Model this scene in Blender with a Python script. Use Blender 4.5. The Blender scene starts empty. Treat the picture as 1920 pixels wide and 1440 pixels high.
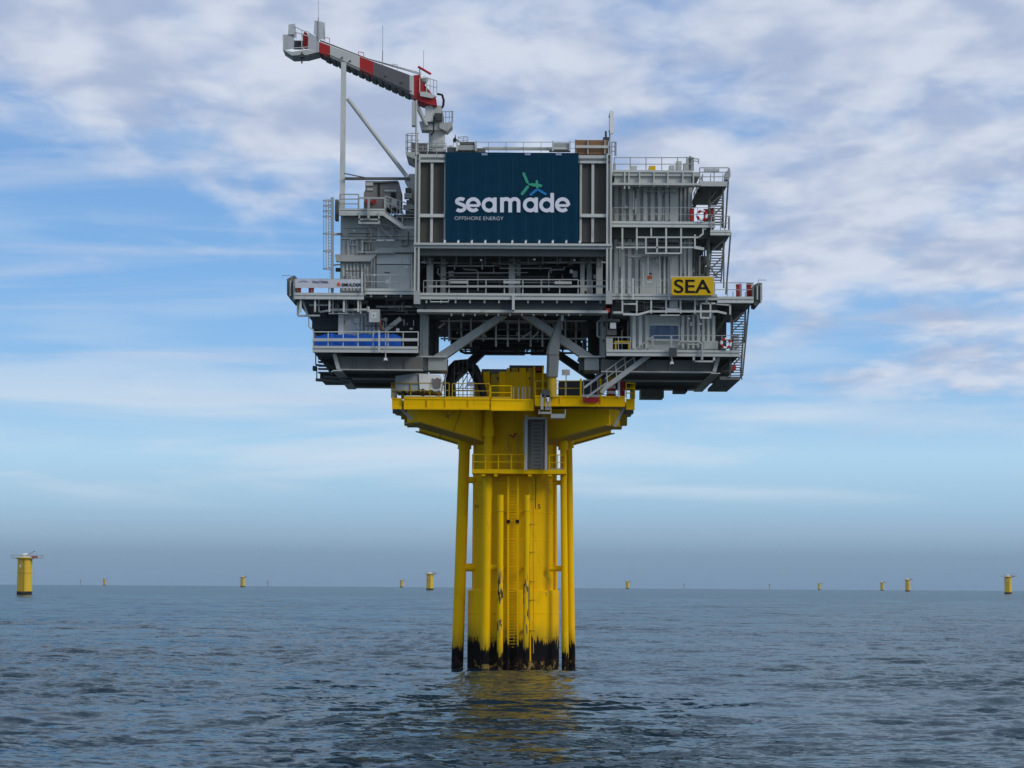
import bpy, math, random
import numpy as np
from mathutils import Vector, Matrix
random.seed(7)
sc = bpy.context.scene
col = sc.collection
rad = math.radians

# ------------------------------------------------------------------ camera
CAM_H, FPX, PITCH, ROLL, RE = 6.7, 4760.0, rad(4.51), rad(0.36), 7.4e6
F = Vector((0, math.cos(PITCH), math.sin(PITCH)))
U0 = Vector((0, -math.sin(PITCH), math.cos(PITCH)))
X0 = Vector((1, 0, 0))
R_ = X0 * math.cos(ROLL) + U0 * math.sin(ROLL)
U_ = -X0 * math.sin(ROLL) + U0 * math.cos(ROLL)
cd = bpy.data.cameras.new('camera')
cd.sensor_width = 36.0
cd.lens = 36.0 * FPX / 1920.0
cd.clip_start, cd.clip_end = 1.0, 60000.0
cam = bpy.data.objects.new('camera', cd)
cam.matrix_world = Matrix(((R_.x, U_.x, -F.x, 0), (R_.y, U_.y, -F.y, 0), (R_.z, U_.z, -F.z, CAM_H), (0, 0, 0, 1)))
col.objects.link(cam)
sc.camera = cam

# ------------------------------------------------------------------ sky and sun
SUN_EL, SUN_AZ = rad(33), rad(127)          # azimuth clockwise from +Y: high, behind the camera's right shoulder
world = bpy.data.worlds.new('World')
sc.world = world
world.use_nodes = True
nt = world.node_tree
nt.nodes.clear()
def N(t, kind, **kw):
    n = t.nodes.new(kind)
    for k, v in kw.items():
        setattr(n, k, v)
    return n
def math_n(t, op, a, b=None, c=None, clamp=False):
    n = N(t, 'ShaderNodeMath', operation=op, use_clamp=clamp)
    for i, v in enumerate((a, b, c)):
        if v is None:
            continue
        if isinstance(v, (int, float)):
            n.inputs[i].default_value = v
        else:
            t.links.new(v, n.inputs[i])
    return n.outputs[0]
def sstep(t, v, lo, hi, a=0.0, b=1.0):
    n = N(t, 'ShaderNodeMapRange', interpolation_type='SMOOTHSTEP')
    t.links.new(v, n.inputs[0])
    for i, x in zip((1, 2, 3, 4), (lo, hi, a, b)):
        n.inputs[i].default_value = x
    return n.outputs[0]
def mixc(t, f, a, b, mode='MIX'):
    n = N(t, 'ShaderNodeMix', data_type='RGBA', blend_type=mode)
    for i, v in ((0, f), (6, a), (7, b)):
        if isinstance(v, (int, float)):
            n.inputs[i].default_value = v
        elif isinstance(v, tuple):
            n.inputs[i].default_value = (*v, 1)
        else:
            t.links.new(v, n.inputs[i])
    return n.outputs[2]
def noise(t, vec, scale, detail=4.0, rough=0.5, dist=0.0, w=None):
    n = N(t, 'ShaderNodeTexNoise')
    t.links.new(vec, n.inputs['Vector'])
    n.inputs['Scale'].default_value = scale
    n.inputs['Detail'].default_value = detail
    n.inputs['Roughness'].default_value = rough
    n.inputs['Distortion'].default_value = dist
    return n.outputs['Fac']
def comb(t, x, y, z):
    n = N(t, 'ShaderNodeCombineXYZ')
    for i, v in enumerate((x, y, z)):
        if isinstance(v, (int, float)):
            n.inputs[i].default_value = v
        else:
            t.links.new(v, n.inputs[i])
    return n.outputs[0]
SKY_S = 0.10
sky = N(nt, 'ShaderNodeTexSky', sky_type='NISHITA', sun_disc=False, sun_elevation=SUN_EL, sun_rotation=SUN_AZ)
sky.air_density, sky.dust_density, sky.ozone_density = 1.0, 0.6, 2.0
tc = N(nt, 'ShaderNodeTexCoord')
sp = N(nt, 'ShaderNodeSeparateXYZ')
nt.links.new(tc.outputs['Generated'], sp.inputs[0])
dx, dy, dz = sp.outputs
ez = math_n(nt, 'MAXIMUM', dz, 0.0)
den = math_n(nt, 'ADD', ez, 0.11)
cvec = comb(nt, math_n(nt, 'DIVIDE', dx, den), math_n(nt, 'DIVIDE', dy, den), 0.0)   # a flat cloud layer seen in perspective
def vmap(vec, scale, loc=(0, 0, 0), rot=0.0):
    m = N(nt, 'ShaderNodeMapping')
    m.inputs['Scale'].default_value = scale
    m.inputs['Location'].default_value = loc
    m.inputs['Rotation'].default_value = (0, 0, rot)
    nt.links.new(vec, m.inputs['Vector'])
    return m.outputs[0]
n_big = noise(nt, vmap(cvec, (1.0, 0.52, 1), (3.1, 1.7, 0), rad(6)), 2.1, 2.0, 0.5, 0.3)
n_mid = noise(nt, vmap(cvec, (1.0, 0.55, 1), (0.3, 5.2, 0), rad(-5)), 4.6, 3.0, 0.5, 0.3)
n_fine = noise(nt, vmap(cvec, (1.0, 0.62, 1), (7.3, 2.2, 0), rad(-6)), 12.0, 5.0, 0.55, 0.3)
t_cov = math_n(nt, 'ADD', ez, math_n(nt, 'MULTIPLY', dx, 0.27))
cover = sstep(nt, t_cov, 0.080, 0.165, -0.21, 0.14)
dsum = math_n(nt, 'ADD', math_n(nt, 'MULTIPLY', n_big, 0.60), math_n(nt, 'MULTIPLY', n_mid, 0.66))
dsum = math_n(nt, 'ADD', dsum, math_n(nt, 'MULTIPLY', n_fine, 0.26))
dens = math_n(nt, 'ADD', math_n(nt, 'SUBTRACT', dsum, 0.765), cover)
cmask = sstep(nt, dens, -0.13, 0.17)
n_sh = noise(nt, vmap(cvec, (1.0, 0.6, 1), (4.4, 9.1, 0), rad(5)), 6.0, 3.0, 0.5, 0.3)
shade = math_n(nt, 'ADD', math_n(nt, 'MULTIPLY', n_sh, 0.70), math_n(nt, 'MULTIPLY', n_fine, 0.30))
shade = sstep(nt, shade, 0.37, 0.62)
ccol = mixc(nt, shade, (4.1, 4.9, 6.7), (6.6, 7.15, 8.25))
lvec = comb(nt, math_n(nt, 'MULTIPLY', dx, 5.0), math_n(nt, 'MULTIPLY', dz, 42.0), math_n(nt, 'MULTIPLY', dy, 1.5))
n_low = noise(nt, vmap(lvec, (1, 1, 1), (1.4, 0.37, 0.2), rad(5)), 1.25, 4.0, 0.5, 0.3)
lowm = math_n(nt, 'MULTIPLY', sstep(nt, n_low, 0.44, 0.66), sstep(nt, dz, 0.026, 0.042))
lowm = math_n(nt, 'MULTIPLY', lowm, sstep(nt, dz, 0.062, 0.105, 1.0, 0.3))
rp = N(nt, 'ShaderNodeValToRGB')
STOPS = ((0.0, (1.78, 2.85, 4.3)), (0.012, (2.15, 3.3, 4.75)), (0.02, (2.9, 4.35, 6.0)), (0.031, (3.4, 5.4, 7.3)), (0.05, (4.2, 6.6, 8.7)),
         (0.08, (2.75, 5.25, 8.5)), (0.12, (2.05, 4.45, 8.2)), (0.2, (1.45, 3.3, 7.0)), (0.6, (1.2, 2.7, 6.0)))
while len(rp.color_ramp.elements) < len(STOPS):
    rp.color_ramp.elements.new(0.5)
for e, (p_, c_) in zip(rp.color_ramp.elements, STOPS):
    e.position = p_
    e.color = (c_[0] / 10, c_[1] / 10, c_[2] / 10, 1)
nt.links.new(dz, rp.inputs[0])
ramp = mixc(nt, 1.0, rp.outputs[0], (10.0, 10.0, 10.0), 'MULTIPLY')
base = mixc(nt, sstep(nt, dz, 0.0, 0.5, 0.96, 0.5), sky.outputs[0], ramp)
c1 = mixc(nt, math_n(nt, 'MULTIPLY', lowm, 0.85), base, (5.9, 7.1, 8.4))
wvec = vmap(cvec, (0.55, 1.5, 1), (2.2, 8.1, 0), rad(-20))
wisp = math_n(nt, 'MULTIPLY', sstep(nt, noise(nt, wvec, 2.2, 5.0, 0.55, 0.4), 0.46, 0.75), sstep(nt, dz, 0.05, 0.09, 0.0, 0.6))
c1 = mixc(nt, wisp, c1, (5.4, 6.3, 7.9))
c3 = mixc(nt, math_n(nt, 'MULTIPLY', cmask, sstep(nt, dz, 0.03, 0.085, 0.0, 0.95)), c1, ccol)
bg = N(nt, 'ShaderNodeBackground')
bg.inputs['Strength'].default_value = SKY_S
nt.links.new(c3, bg.inputs['Color'])
wo = N(nt, 'ShaderNodeOutputWorld')
nt.links.new(bg.outputs[0], wo.inputs['Surface'])

sl = bpy.data.lights.new('sun', 'SUN')
sl.energy, sl.angle, sl.color = 1.4, rad(20), (1.0, 0.95, 0.87)
so = bpy.data.objects.new('sun', sl)
sd = Vector((math.sin(SUN_AZ) * math.cos(SUN_EL), math.cos(SUN_AZ) * math.cos(SUN_EL), math.sin(SUN_EL)))
so.rotation_euler = sd.to_track_quat('Z', 'Y').to_euler()
so.location = (0, 0, 120)
col.objects.link(so)
vs = sc.view_settings
vs.view_transform, vs.look, vs.gamma, vs.exposure = 'Standard', 'None', 1.0, 0.0
vs.use_curve_mapping = False
sc.cycles.max_bounces = 6
sc.cycles.diffuse_bounces = 3
sc.cycles.glossy_bounces = 3
sc.cycles.transparent_max_bounces = 8
sc.cycles.volume_bounces = 0
sc.cycles.use_denoising = True

# ------------------------------------------------------------------ helpers
def W(px, py, Y):
    """the point of the vertical plane at distance Y seen at photo pixel (px, py)"""
    d = F + R_ * ((px - 960.0) / FPX) + U_ * ((720.0 - py) / FPX)
    return Vector((0, 0, CAM_H)) + d * (Y / d.y)
def M(px, Y):
    return px * Y / FPX
WORG = {}
class MB:
    def __init__(s):
        s.v, s.f = [], []
    def poly(s, pts):
        b = len(s.v)
        s.v += [tuple(p) for p in pts]
        s.f.append(tuple(range(b, b + len(pts))))
        return s
    def box3(s, lo, hi):
        x0, y0, z0 = lo
        x1, y1, z1 = hi
        b = len(s.v)
        s.v += [(x0, y0, z0), (x1, y0, z0), (x1, y1, z0), (x0, y1, z0), (x0, y0, z1), (x1, y0, z1), (x1, y1, z1), (x0, y1, z1)]
        s.f += [tuple(b + i for i in q) for q in ((0, 3, 2, 1), (4, 5, 6, 7), (0, 1, 5, 4), (1, 2, 6, 5), (2, 3, 7, 6), (3, 0, 4, 7))]
        return s
    def box(s, x0, y0, x1, y1, Ya, Yb):
        """a box whose front face, at distance Ya, spans the given photo pixels"""
        xm, ym = (x0 + x1) / 2, (y0 + y1) / 2
        return s.box3((W(x0, ym, Ya).x, Ya, W(xm, y1, Ya).z), (W(x1, ym, Ya).x, Yb, W(xm, y0, Ya).z))
    def bar(s, p, q, w, h=None):
        """rectangular bar from p to q: w across in the picture plane, h along the depth"""
        p, q = Vector(p), Vector(q)
        h = w if h is None else h
        d = (q - p).normalized()
        a = d.cross(Vector((0, 1, 0)))
        if a.length < 0.05:
            a = Vector((1, 0, 0))
        a.normalize()
        c = d.cross(a).normalized()
        b = len(s.v)
        for e in (p, q):
            for i, j in ((-1, -1), (1, -1), (1, 1), (-1, 1)):
                s.v.append(tuple(e + a * (w / 2 * i) + c * (h / 2 * j)))
        s.f += [tuple(b + i for i in k) for k in ((0, 1, 2, 3), (7, 6, 5, 4), (0, 4, 5, 1), (1, 5, 6, 2), (2, 6, 7, 3), (3, 7, 4, 0))]
        return s
    def tube(s, pts, r, n=8, r2=None, cap=True):
        pts = [Vector(p) for p in pts]
        rs = r if isinstance(r, (list, tuple)) else [r] * len(pts)
        b = len(s.v)
        prev = None
        for i, p in enumerate(pts):
            d = (pts[min(i + 1, len(pts) - 1)] - pts[max(i - 1, 0)]).normalized()
            if prev is None:
                a = d.cross(Vector((0.13, 1, 0.02)))
                if a.length < 0.1:
                    a = d.cross(Vector((1, 0, 0)))
            else:
                a = prev - d * prev.dot(d)
            a.normalize()
            prev = a
            c = d.cross(a)
            for k in range(n):
                t = 2 * math.pi * k / n
                s.v.append(tuple(p + (a * math.cos(t) + c * math.sin(t)) * rs[i]))
        for i in range(len(pts) - 1):
            for k in range(n):
                s.f.append((b + i * n + k, b + i * n + (k + 1) % n, b + (i + 1) * n + (k + 1) % n, b + (i + 1) * n + k))
        if cap:
            s.f.append(tuple(b + k for k in reversed(range(n))))
            s.f.append(tuple(b + (len(pts) - 1) * n + k for k in range(n)))
        return s
    def prism(s, pts, Ya, Yb):
        """a polygon given in photo pixels at distance Ya, pushed back to Yb"""
        P = [W(x, y, Ya) for x, y in pts]
        n = len(P)
        b = len(s.v)
        s.v += [tuple(p) for p in P] + [(p.x, Yb, p.z) for p in P]
        s.f.append(tuple(b + k for k in range(n)))
        s.f.append(tuple(b + n + k for k in reversed(range(n))))
        for k in range(n):
            s.f.append((b + k, b + n + k, b + n + (k + 1) % n, b + (k + 1) % n))
        return s
    def lathe(s, c, prof, n=32):
        """prof: (radius, z) pairs around the vertical through c"""
        b = len(s.v)
        for r, z in prof:
            for k in range(n):
                t = 2 * math.pi * k / n
                s.v.append((c[0] + r * math.cos(t), c[1] + r * math.sin(t), z))
        for i in range(len(prof) - 1):
            for k in range(n):
                s.f.append((b + i * n + k, b + i * n + (k + 1) % n, b + (i + 1) * n + (k + 1) % n, b + (i + 1) * n + k))
        s.f.append(tuple(b + k for k in reversed(range(n))))
        s.f.append(tuple(b + (len(prof) - 1) * n + k for k in range(n)))
        return s
    def build(s, name, mat, parent=None, smooth=False, label=None):
        a = np.array(s.v, dtype=float)
        c = (a.min(0) + a.max(0)) / 2
        me = bpy.data.meshes.new(name)
        me.from_pydata((a - c).tolist(), [], s.f)
        me.materials.append(mat)
        me.update()
        import bmesh
        bm = bmesh.new(); bm.from_mesh(me)
        bmesh.ops.recalc_face_normals(bm, faces=bm.faces)
        bm.to_mesh(me); bm.free()
        if smooth:
            me.polygons.foreach_set('use_smooth', [True] * len(me.polygons))
            try:
                me.set_sharp_from_angle(angle=rad(40))
            except Exception:
                pass
        o = bpy.data.objects.new(name, me)
        col.objects.link(o)
        place(o, Vector(c), parent)
        if label:
            o['label'] = label
        return o
def place(o, wpos, parent):
    WORG[o.name] = Vector(wpos)
    if parent is not None:
        o.parent = parent
        o.location = Vector(wpos) - WORG[parent.name]
    else:
        o.location = wpos
def thing(name, label, cat, loc, group=None):
    o = bpy.data.objects.new(name, None)
    o.empty_display_size = 0.3
    col.objects.link(o)
    place(o, loc, None)
    return tag(o, label, cat, group)
def tag(o, label, cat, group=None):
    o['label'], o['category'] = label, cat
    if group:
        o['group'] = group
    return o
def share(name, src, wpos, parent):
    """another piece alike: shares the mesh of src"""
    o = bpy.data.objects.new(name, src.data)
    col.objects.link(o)
    place(o, wpos, parent)
    return o
def PB(name, parent, mat, x0, y0, x1, y1, Ya, Yb, label=None):
    return MB().box(x0, y0, x1, y1, Ya, Yb).build(name, mat, parent, label=label)
def BAR(name, parent, mat, p, q, wpx, hpx=None):
    Y = p[2]
    return MB().bar(W(*p), W(*q), M(wpx, Y), None if hpx is None else M(hpx, Y)).build(name, mat, parent)
def PIPE(name, parent, mat, pts, wpx, n=8):
    return MB().tube([W(*p) for p in pts], M(wpx, pts[0][2]) / 2, n).build(name, mat, parent, smooth=True)

# ------------------------------------------------------------------ materials
def mat(name, c, rough=0.62, metal=0.0, var=0.14, dirt=0.3, dirtcol=(0.10, 0.085, 0.065), scale=0.35, bump=0.0, spec=0.16):
    m = bpy.data.materials.new(name)
    m.use_nodes = True
    t = m.node_tree
    b = t.nodes['Principled BSDF']
    b.inputs['Roughness'].default_value = rough
    b.inputs['Metallic'].default_value = metal
    b.inputs['Specular IOR Level'].default_value = spec
    g = N(t, 'ShaderNodeNewGeometry')
    oi = N(t, 'ShaderNodeObjectInfo')
    mp = N(t, 'ShaderNodeMapping')
    mp.inputs['Scale'].default_value = (1, 1, 0.18)
    t.links.new(g.outputs['Position'], mp.inputs[0])
    n1 = noise(t, g.outputs['Position'], scale, 4, 0.55)
    n2 = noise(t, mp.outputs[0], 2.6, 5, 0.65)
    v = math_n(t, 'MULTIPLY_ADD', math_n(t, 'SUBTRACT', n1, 0.5), 2 * var, 1.0)
    v = math_n(t, 'ADD', v, math_n(t, 'MULTIPLY', math_n(t, 'SUBTRACT', oi.outputs['Random'], 0.5), var * 1.3))
    cc = mixc(t, 1.0, c, comb(t, v, v, v), 'MULTIPLY')
    cc = mixc(t, math_n(t, 'MULTIPLY', sstep(t, n2, 0.55, 0.78), dirt), cc, dirtcol)
    t.links.new(cc, b.inputs['Base Color'])
    if bump:
        bn = N(t, 'ShaderNodeBump')
        bn.inputs['Strength'].default_value = bump
        bn.inputs['Distance'].default_value = 0.05
        t.links.new(noise(t, g.outputs['Position'], 2.2, 3), bn.inputs['Height'])
        t.links.new(bn.outputs[0], b.inputs['Normal'])
    return m
GREY = mat('grey_paint', (0.46, 0.47, 0.435), dirt=0.45)
LIGHT = mat('light_grey_paint', (0.52, 0.535, 0.50), dirt=0.45)
WALL = mat('wall_paint', (0.56, 0.575, 0.54), dirt=0.6)
DARK = mat('dark_grey_steel_and_shade', (0.130, 0.133, 0.120), dirt=0.35)  # steel grey lowered to hold the hull's overhang shade in its colour
BLACKISH = mat('dark_equipment_and_shade', (0.07, 0.075, 0.078), dirt=0.2)  # dark gear, and the shade of deep recesses put into colour
GALV = mat('galvanised_steel', (0.37, 0.38, 0.36), rough=0.5, metal=0.1)
LOUVRE = mat('louvre_mesh', (0.080, 0.076, 0.066), rough=0.9, dirt=0.35)
BLACK = mat('black_rubber', (0.018, 0.018, 0.02), rough=0.6, dirt=0.1)
RED = mat('red_paint', (0.40, 0.03, 0.03), dirt=0.25)
WHITE = mat('white_paint', (0.74, 0.75, 0.73), dirt=0.12)
BOOMW = mat('cream_white_paint', (0.52, 0.53, 0.50), dirt=0.2)
NAVY = mat('navy_banner_cloth', (0.001, 0.034, 0.068), rough=0.85, var=0.10, dirt=0.12, dirtcol=(0.02, 0.07, 0.11), bump=0.35)
PALEFOLD = mat('pale_banner_fold', (0.010, 0.060, 0.098), rough=0.85, var=0.3, dirt=0)  # pleat lines paler than the cloth around them
PRINTW = mat('white_print', (0.72, 0.73, 0.80), rough=0.7, var=0.03, dirt=0)
PRINTG = mat('green_print', (0.05, 0.34, 0.22), rough=0.7, var=0.05, dirt=0)
PRINTB = mat('blue_print', (0.02, 0.20, 0.48), rough=0.7, var=0.05, dirt=0)
PRINTGREY = mat('grey_print', (0.52, 0.56, 0.60), rough=0.7, var=0.05, dirt=0)
INK = mat('black_print', (0.012, 0.010, 0.009), rough=0.6, var=0.05, dirt=0)
INKB = mat('dark_blue_print', (0.10, 0.10, 0.24), rough=0.6, var=0.05, dirt=0)
CURT = mat('grey_blue_curtain', (0.10, 0.14, 0.24), rough=0.8, dirt=0)
PALEB = mat('pale_blue_print', (0.30, 0.36, 0.55), rough=0.6, var=0.05, dirt=0)
ORANGE = mat('orange_print', (0.62, 0.13, 0.04), rough=0.6, var=0.05, dirt=0)
SIGNY = mat('yellow_sign_face', (0.66, 0.42, 0.012), rough=0.5, var=0.05, dirt=0.1)
TARP = mat('blue_tarpaulin', (0.006, 0.085, 0.42), rough=0.5, var=0.3, dirt=0.35, dirtcol=(0.01, 0.05, 0.2), bump=0.9, scale=0.8)
WOOD = mat('orange_plywood', (0.27, 0.15, 0.075), rough=0.8, var=0.2)
DCOVER = mat('dark_cover_sheet', (0.17, 0.185, 0.18), rough=0.75, var=0.15, bump=0.4)
COVER = mat('grey_cover_sheet', (0.34, 0.37, 0.38), rough=0.7, var=0.15, bump=0.6)
FOIL = mat('pale_torn_sheet', (0.80, 0.80, 0.75), rough=0.7, var=0.2, bump=0.6)
RUST = mat('rusty_housing_and_shade', (0.21, 0.195, 0.175), dirt=0.5, dirtcol=(0.17, 0.09, 0.05))  # rusty casing tone, also the painted shade behind the ladder cage
YEL = mat('yellow_paint', (0.87, 0.515, 0.001), spec=0.05, rough=0.5, var=0.12, dirt=0.42, dirtcol=(0.30, 0.17, 0.02))
DYEL = mat('dull_yellow_paint', (0.48, 0.32, 0.025), rough=0.55, var=0.15, dirt=0.45, dirtcol=(0.16, 0.10, 0.03))  # duller, darker yellow than the main coat
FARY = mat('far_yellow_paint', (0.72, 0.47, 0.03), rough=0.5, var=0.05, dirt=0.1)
def mesh_mat(name, c, alpha):
    m = mat(name, c, rough=0.5)
    m.node_tree.nodes['Principled BSDF'].inputs['Alpha'].default_value = alpha
    return m
NET = mesh_mat('wire_mesh_panel', (0.52, 0.54, 0.54), 0.78)
NET2 = mesh_mat('open_wire_mesh', (0.16, 0.16, 0.14), 0.35)
def glass_mat():
    m = bpy.data.materials.new('window_glass')
    m.use_nodes = True
    b = m.node_tree.nodes['Principled BSDF']
    b.inputs['Base Color'].default_value = (0.02, 0.04, 0.08, 1)
    b.inputs['Roughness'].default_value = 0.06
    b.inputs['Specular IOR Level'].default_value = 0.9
    return m
GLASS = glass_mat()
def pile_mat(name, scuff=False, lift=0.0):
    """yellow paint, black weed and brown barnacles in the splash zone, drips, optional fender scuffs"""
    m = mat(name, (0.87, 0.515, 0.001), spec=0.05, rough=0.5, var=0.16, dirt=0.45, dirtcol=(0.34, 0.18, 0.012))
    t = m.node_tree
    b = t.nodes['Principled BSDF']
    src = b.inputs['Base Color'].links[0].from_socket
    g = N(t, 'ShaderNodeNewGeometry')
    s = N(t, 'ShaderNodeSeparateXYZ')
    t.links.new(g.outputs['Position'], s.inputs[0])
    def mapped(sc_):
        mp = N(t, 'ShaderNodeMapping')
        mp.inputs['Scale'].default_value = sc_
        t.links.new(g.outputs['Position'], mp.inputs[0])
        return mp.outputs[0]
    big = noise(t, mapped((1, 1, 0.02)), 0.42, 2)
    drip = noise(t, mapped((1, 1, 0.16)), 6.5, 6, 0.65)
    edge = math_n(t, 'ADD', math_n(t, 'MULTIPLY', math_n(t, 'SUBTRACT', big, 0.5), 2.2), math_n(t, 'MULTIPLY', math_n(t, 'SUBTRACT', drip, 0.5), 2.3))
    edge = math_n(t, 'ADD', edge, 2.35 + lift)
    k = sstep(t, math_n(t, 'SUBTRACT', edge, s.outputs[2]), -0.16, 0.16)
    c = mixc(t, k, src, (0.010, 0.010, 0.010))
    # greenish stain just above the weed
    k2 = sstep(t, math_n(t, 'SUBTRACT', edge, s.outputs[2]), -1.5, 0.1, 0.0, 0.6)
    c = mixc(t, math_n(t, 'MULTIPLY', k2, math_n(t, 'SUBTRACT', 1.0, k)), c, (0.22, 0.17, 0.02))
    barn = noise(t, g.outputs['Position'], 1.7, 4, 0.6)
    kb = math_n(t, 'MULTIPLY', sstep(t, barn, 0.56, 0.62), sstep(t, s.outputs[2], 0.55, 0.95, 1.0, 0.0))
    c = mixc(t, kb, c, (0.30, 0.20, 0.055))
    kr = math_n(t, 'MULTIPLY', sstep(t, noise(t, g.outputs['Position'], 2.9, 3), 0.5, 0.6), sstep(t, s.outputs[2], 0.8, 1.3, 0.6, 0.0))
    c = mixc(t, kr, c, (0.055, 0.026, 0.018))
    if scuff:
        sn = noise(t, mapped((1.6, 1.0, 0.30)), 2.4, 4, 0.6)
        zone = math_n(t, 'MULTIPLY', sstep(t, s.outputs[2], 2.2, 4.0), sstep(t, s.outputs[2], 6.5, 8.2, 1.0, 0.0))
        ks = math_n(t, 'MULTIPLY', sstep(t, sn, 0.53, 0.57), zone)
        c = mixc(t, math_n(t, 'MULTIPLY', sstep(t, sn, 0.50, 0.56), zone), c, (0.40, 0.34, 0.16))
        c = mixc(t, ks, c, (0.03, 0.018, 0.012))
    t.links.new(c, b.inputs['Base Color'])
    wet = N(t, 'ShaderNodeMath', operation='SUBTRACT')
    wet.inputs[0].default_value = 0.06
    t.links.new(math_n(t, 'MULTIPLY', k, 0.04), wet.inputs[1])
    t.links.new(wet.outputs[0], b.inputs['Specular IOR Level'])
    t.links.new(math_n(t, 'MULTIPLY_ADD', k, 0.4, 0.5), b.inputs['Roughness'])
    return m
PILE = pile_mat('yellow_pile_paint')
TUBE = pile_mat('yellow_tube_paint', lift=-0.55)
FEND = pile_mat('scuffed_yellow_fender', scuff=True, lift=-0.75)

# ------------------------------------------------------------------ the sea (curved like the earth, so that it has a real horizon)
def build_sea():
    rs = np.random.RandomState(3)
    fine = np.radians(np.linspace(-14, 14, 540))
    coarse = np.radians(np.linspace(14, 346, 111))[1:-1]
    ang = np.concatenate([fine, coarse])
    na = len(ang)
    dth = np.concatenate([np.full(540, fine[1] - fine[0]), np.full(len(coarse), coarse[1] - coarse[0])])
    rr = [1.0, 8.0, 20.0, 35.0, 50.0, 62.0, 72.0, 80.0]
    while rr[-1] < 1300:
        rr.append(rr[-1] * 1.0027)
    k = 1.0027
    while rr[-1] < 16000:
        k = min(k * 1.004, 1.035)
        rr.append(rr[-1] * k)
    rr = np.array(rr)
    dr = np.gradient(rr)
    A, Rr = np.meshgrid(ang, rr)
    x = np.sin(A) * Rr
    y = np.cos(A) * Rr
    z = -Rr ** 2 / (2 * RE)
    cell = np.maximum(dr[:, None] * 0.8, Rr * dth[None, :])
    cell = np.where(Rr < 78, 9.0, cell)
    nw = 74
    lam = np.exp(rs.uniform(np.log(0.7), np.log(9.0), nw))
    th = rs.normal(rad(97), rad(33), nw)
    ph = rs.uniform(0, 6.28, nw)
    lam = np.concatenate([lam, np.exp(rs.uniform(np.log(9), np.log(40), 16))])
    th = np.concatenate([th, rs.normal(rad(97), rad(30), 16)]); ph = np.concatenate([ph, rs.uniform(0, 6.28, 16)])
    # gusts: slow change of ripple height over the surface
    gust = np.zeros_like(x)
    for i in range(7):
        l, t_ = rs.uniform(14, 60), rs.uniform(0, 6.28)
        gust += np.sin((x * np.cos(t_) * 0.55 + y * np.sin(t_)) * 2 * np.pi / l + rs.uniform(0, 6.28))
    gust = np.clip(1 + 0.20 * gust, 0.4, 1.9)
    for l, t_, p in zip(lam, th, ph):
        amp = 0.0064 * l ** 0.62 if l > 1.8 else 0.0056 * l
        att = np.clip((l / cell - 2.2) / 2.0, 0, 1)
        s = np.sin((x * np.cos(t_) + y * np.sin(t_)) * 2 * np.pi / l + p)
        z += amp * att * (gust if l < 5 else 1.0) * (s + 0.25 * s * s)
    n = len(rr)
    verts = np.stack([x, y, z], -1).reshape(-1, 3).astype(np.float32)
    i = np.arange(n - 1)[:, None] * na
    j = np.arange(na)[None, :]
    j2 = (j + 1) % na
    # the angle list runs -15..15 then on round to 345: it closes on itself
    quads = np.stack([i + j, i + j2, i + na + j2, i + na + j], -1).reshape(-1, 4)
    me = bpy.data.meshes.new('sea')
    me.vertices.add(len(verts)); me.vertices.foreach_set('co', verts.ravel())
    me.loops.add(quads.size); me.loops.foreach_set('vertex_index', quads[:, ::-1].astype(np.int32).ravel())
    me.polygons.add(len(quads))
    me.polygons.foreach_set('loop_start', np.arange(0, quads.size, 4, dtype=np.int32))
    me.polygons.foreach_set('loop_total', np.full(len(quads), 4, dtype=np.int32))
    me.polygons.foreach_set('use_smooth', np.ones(len(quads), dtype=bool))
    me.update(calc_edges=True)
    if me.polygons[len(quads) // 2].normal.z < 0:
        me.flip_normals()
    m = bpy.data.materials.new('sea_water')
    m.use_nodes = True
    t = m.node_tree
    t.nodes.remove(t.nodes['Principled BSDF'])
    df = N(t, 'ShaderNodeBsdfDiffuse')
    gs = N(t, 'ShaderNodeBsdfGlossy')
    gs.inputs['Roughness'].default_value = 0.10
    gs.inputs['Color'].default_value = (0.80, 0.915, 0.945, 1)
    fr = N(t, 'ShaderNodeFresnel')
    fr.inputs['IOR'].default_value = 1.333
    mx = N(t, 'ShaderNodeMixShader')
    t.links.new(math_n(t, 'MINIMUM', math_n(t, 'MULTIPLY', fr.outputs[0], 0.90), 0.46), mx.inputs[0])   # wave faces hide each other: a rough sea mirrors less than flat water
    t.links.new(df.outputs[0], mx.inputs[1]); t.links.new(gs.outputs[0], mx.inputs[2])
    t.links.new(mx.outputs[0], t.nodes['Material Output'].inputs['Surface'])
    g = N(t, 'ShaderNodeNewGeometry')
    mp = N(t, 'ShaderNodeMapping')
    mp.inputs['Scale'].default_value = (0.6, 1.0, 1.0)
    t.links.new(g.outputs['Position'], mp.inputs[0])
    # ripples too small for the mesh tilt the normal directly, so that they keep working out to the horizon
    def tilt(scale, k, det):
        n = N(t, 'ShaderNodeTexNoise')
        t.links.new(mp.outputs[0], n.inputs['Vector'])
        n.inputs['Scale'].default_value = scale
        n.inputs['Detail'].default_value = det
        v = N(t, 'ShaderNodeVectorMath', operation='MULTIPLY_ADD')
        t.links.new(n.outputs['Color'], v.inputs[0])
        v.inputs[1].default_value = (k, k, 0)
        v.inputs[2].default_value = (-k / 2, -k / 2, 0)
        return v.outputs[0]
    acc = g.outputs['Normal']
    for a_ in (tilt(3.6, 0.95, 3), tilt(0.7, 0.85, 2), tilt(0.06, 0.35, 2)):
        v = N(t, 'ShaderNodeVectorMath', operation='ADD')
        t.links.new(acc, v.inputs[0]); t.links.new(a_, v.inputs[1])
        acc = v.outputs[0]
    # slicks: smoother patches where the ripples die down
    sm = N(t, 'ShaderNodeMapping')
    sm.inputs['Scale'].default_value = (0.35, 1, 1)
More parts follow.
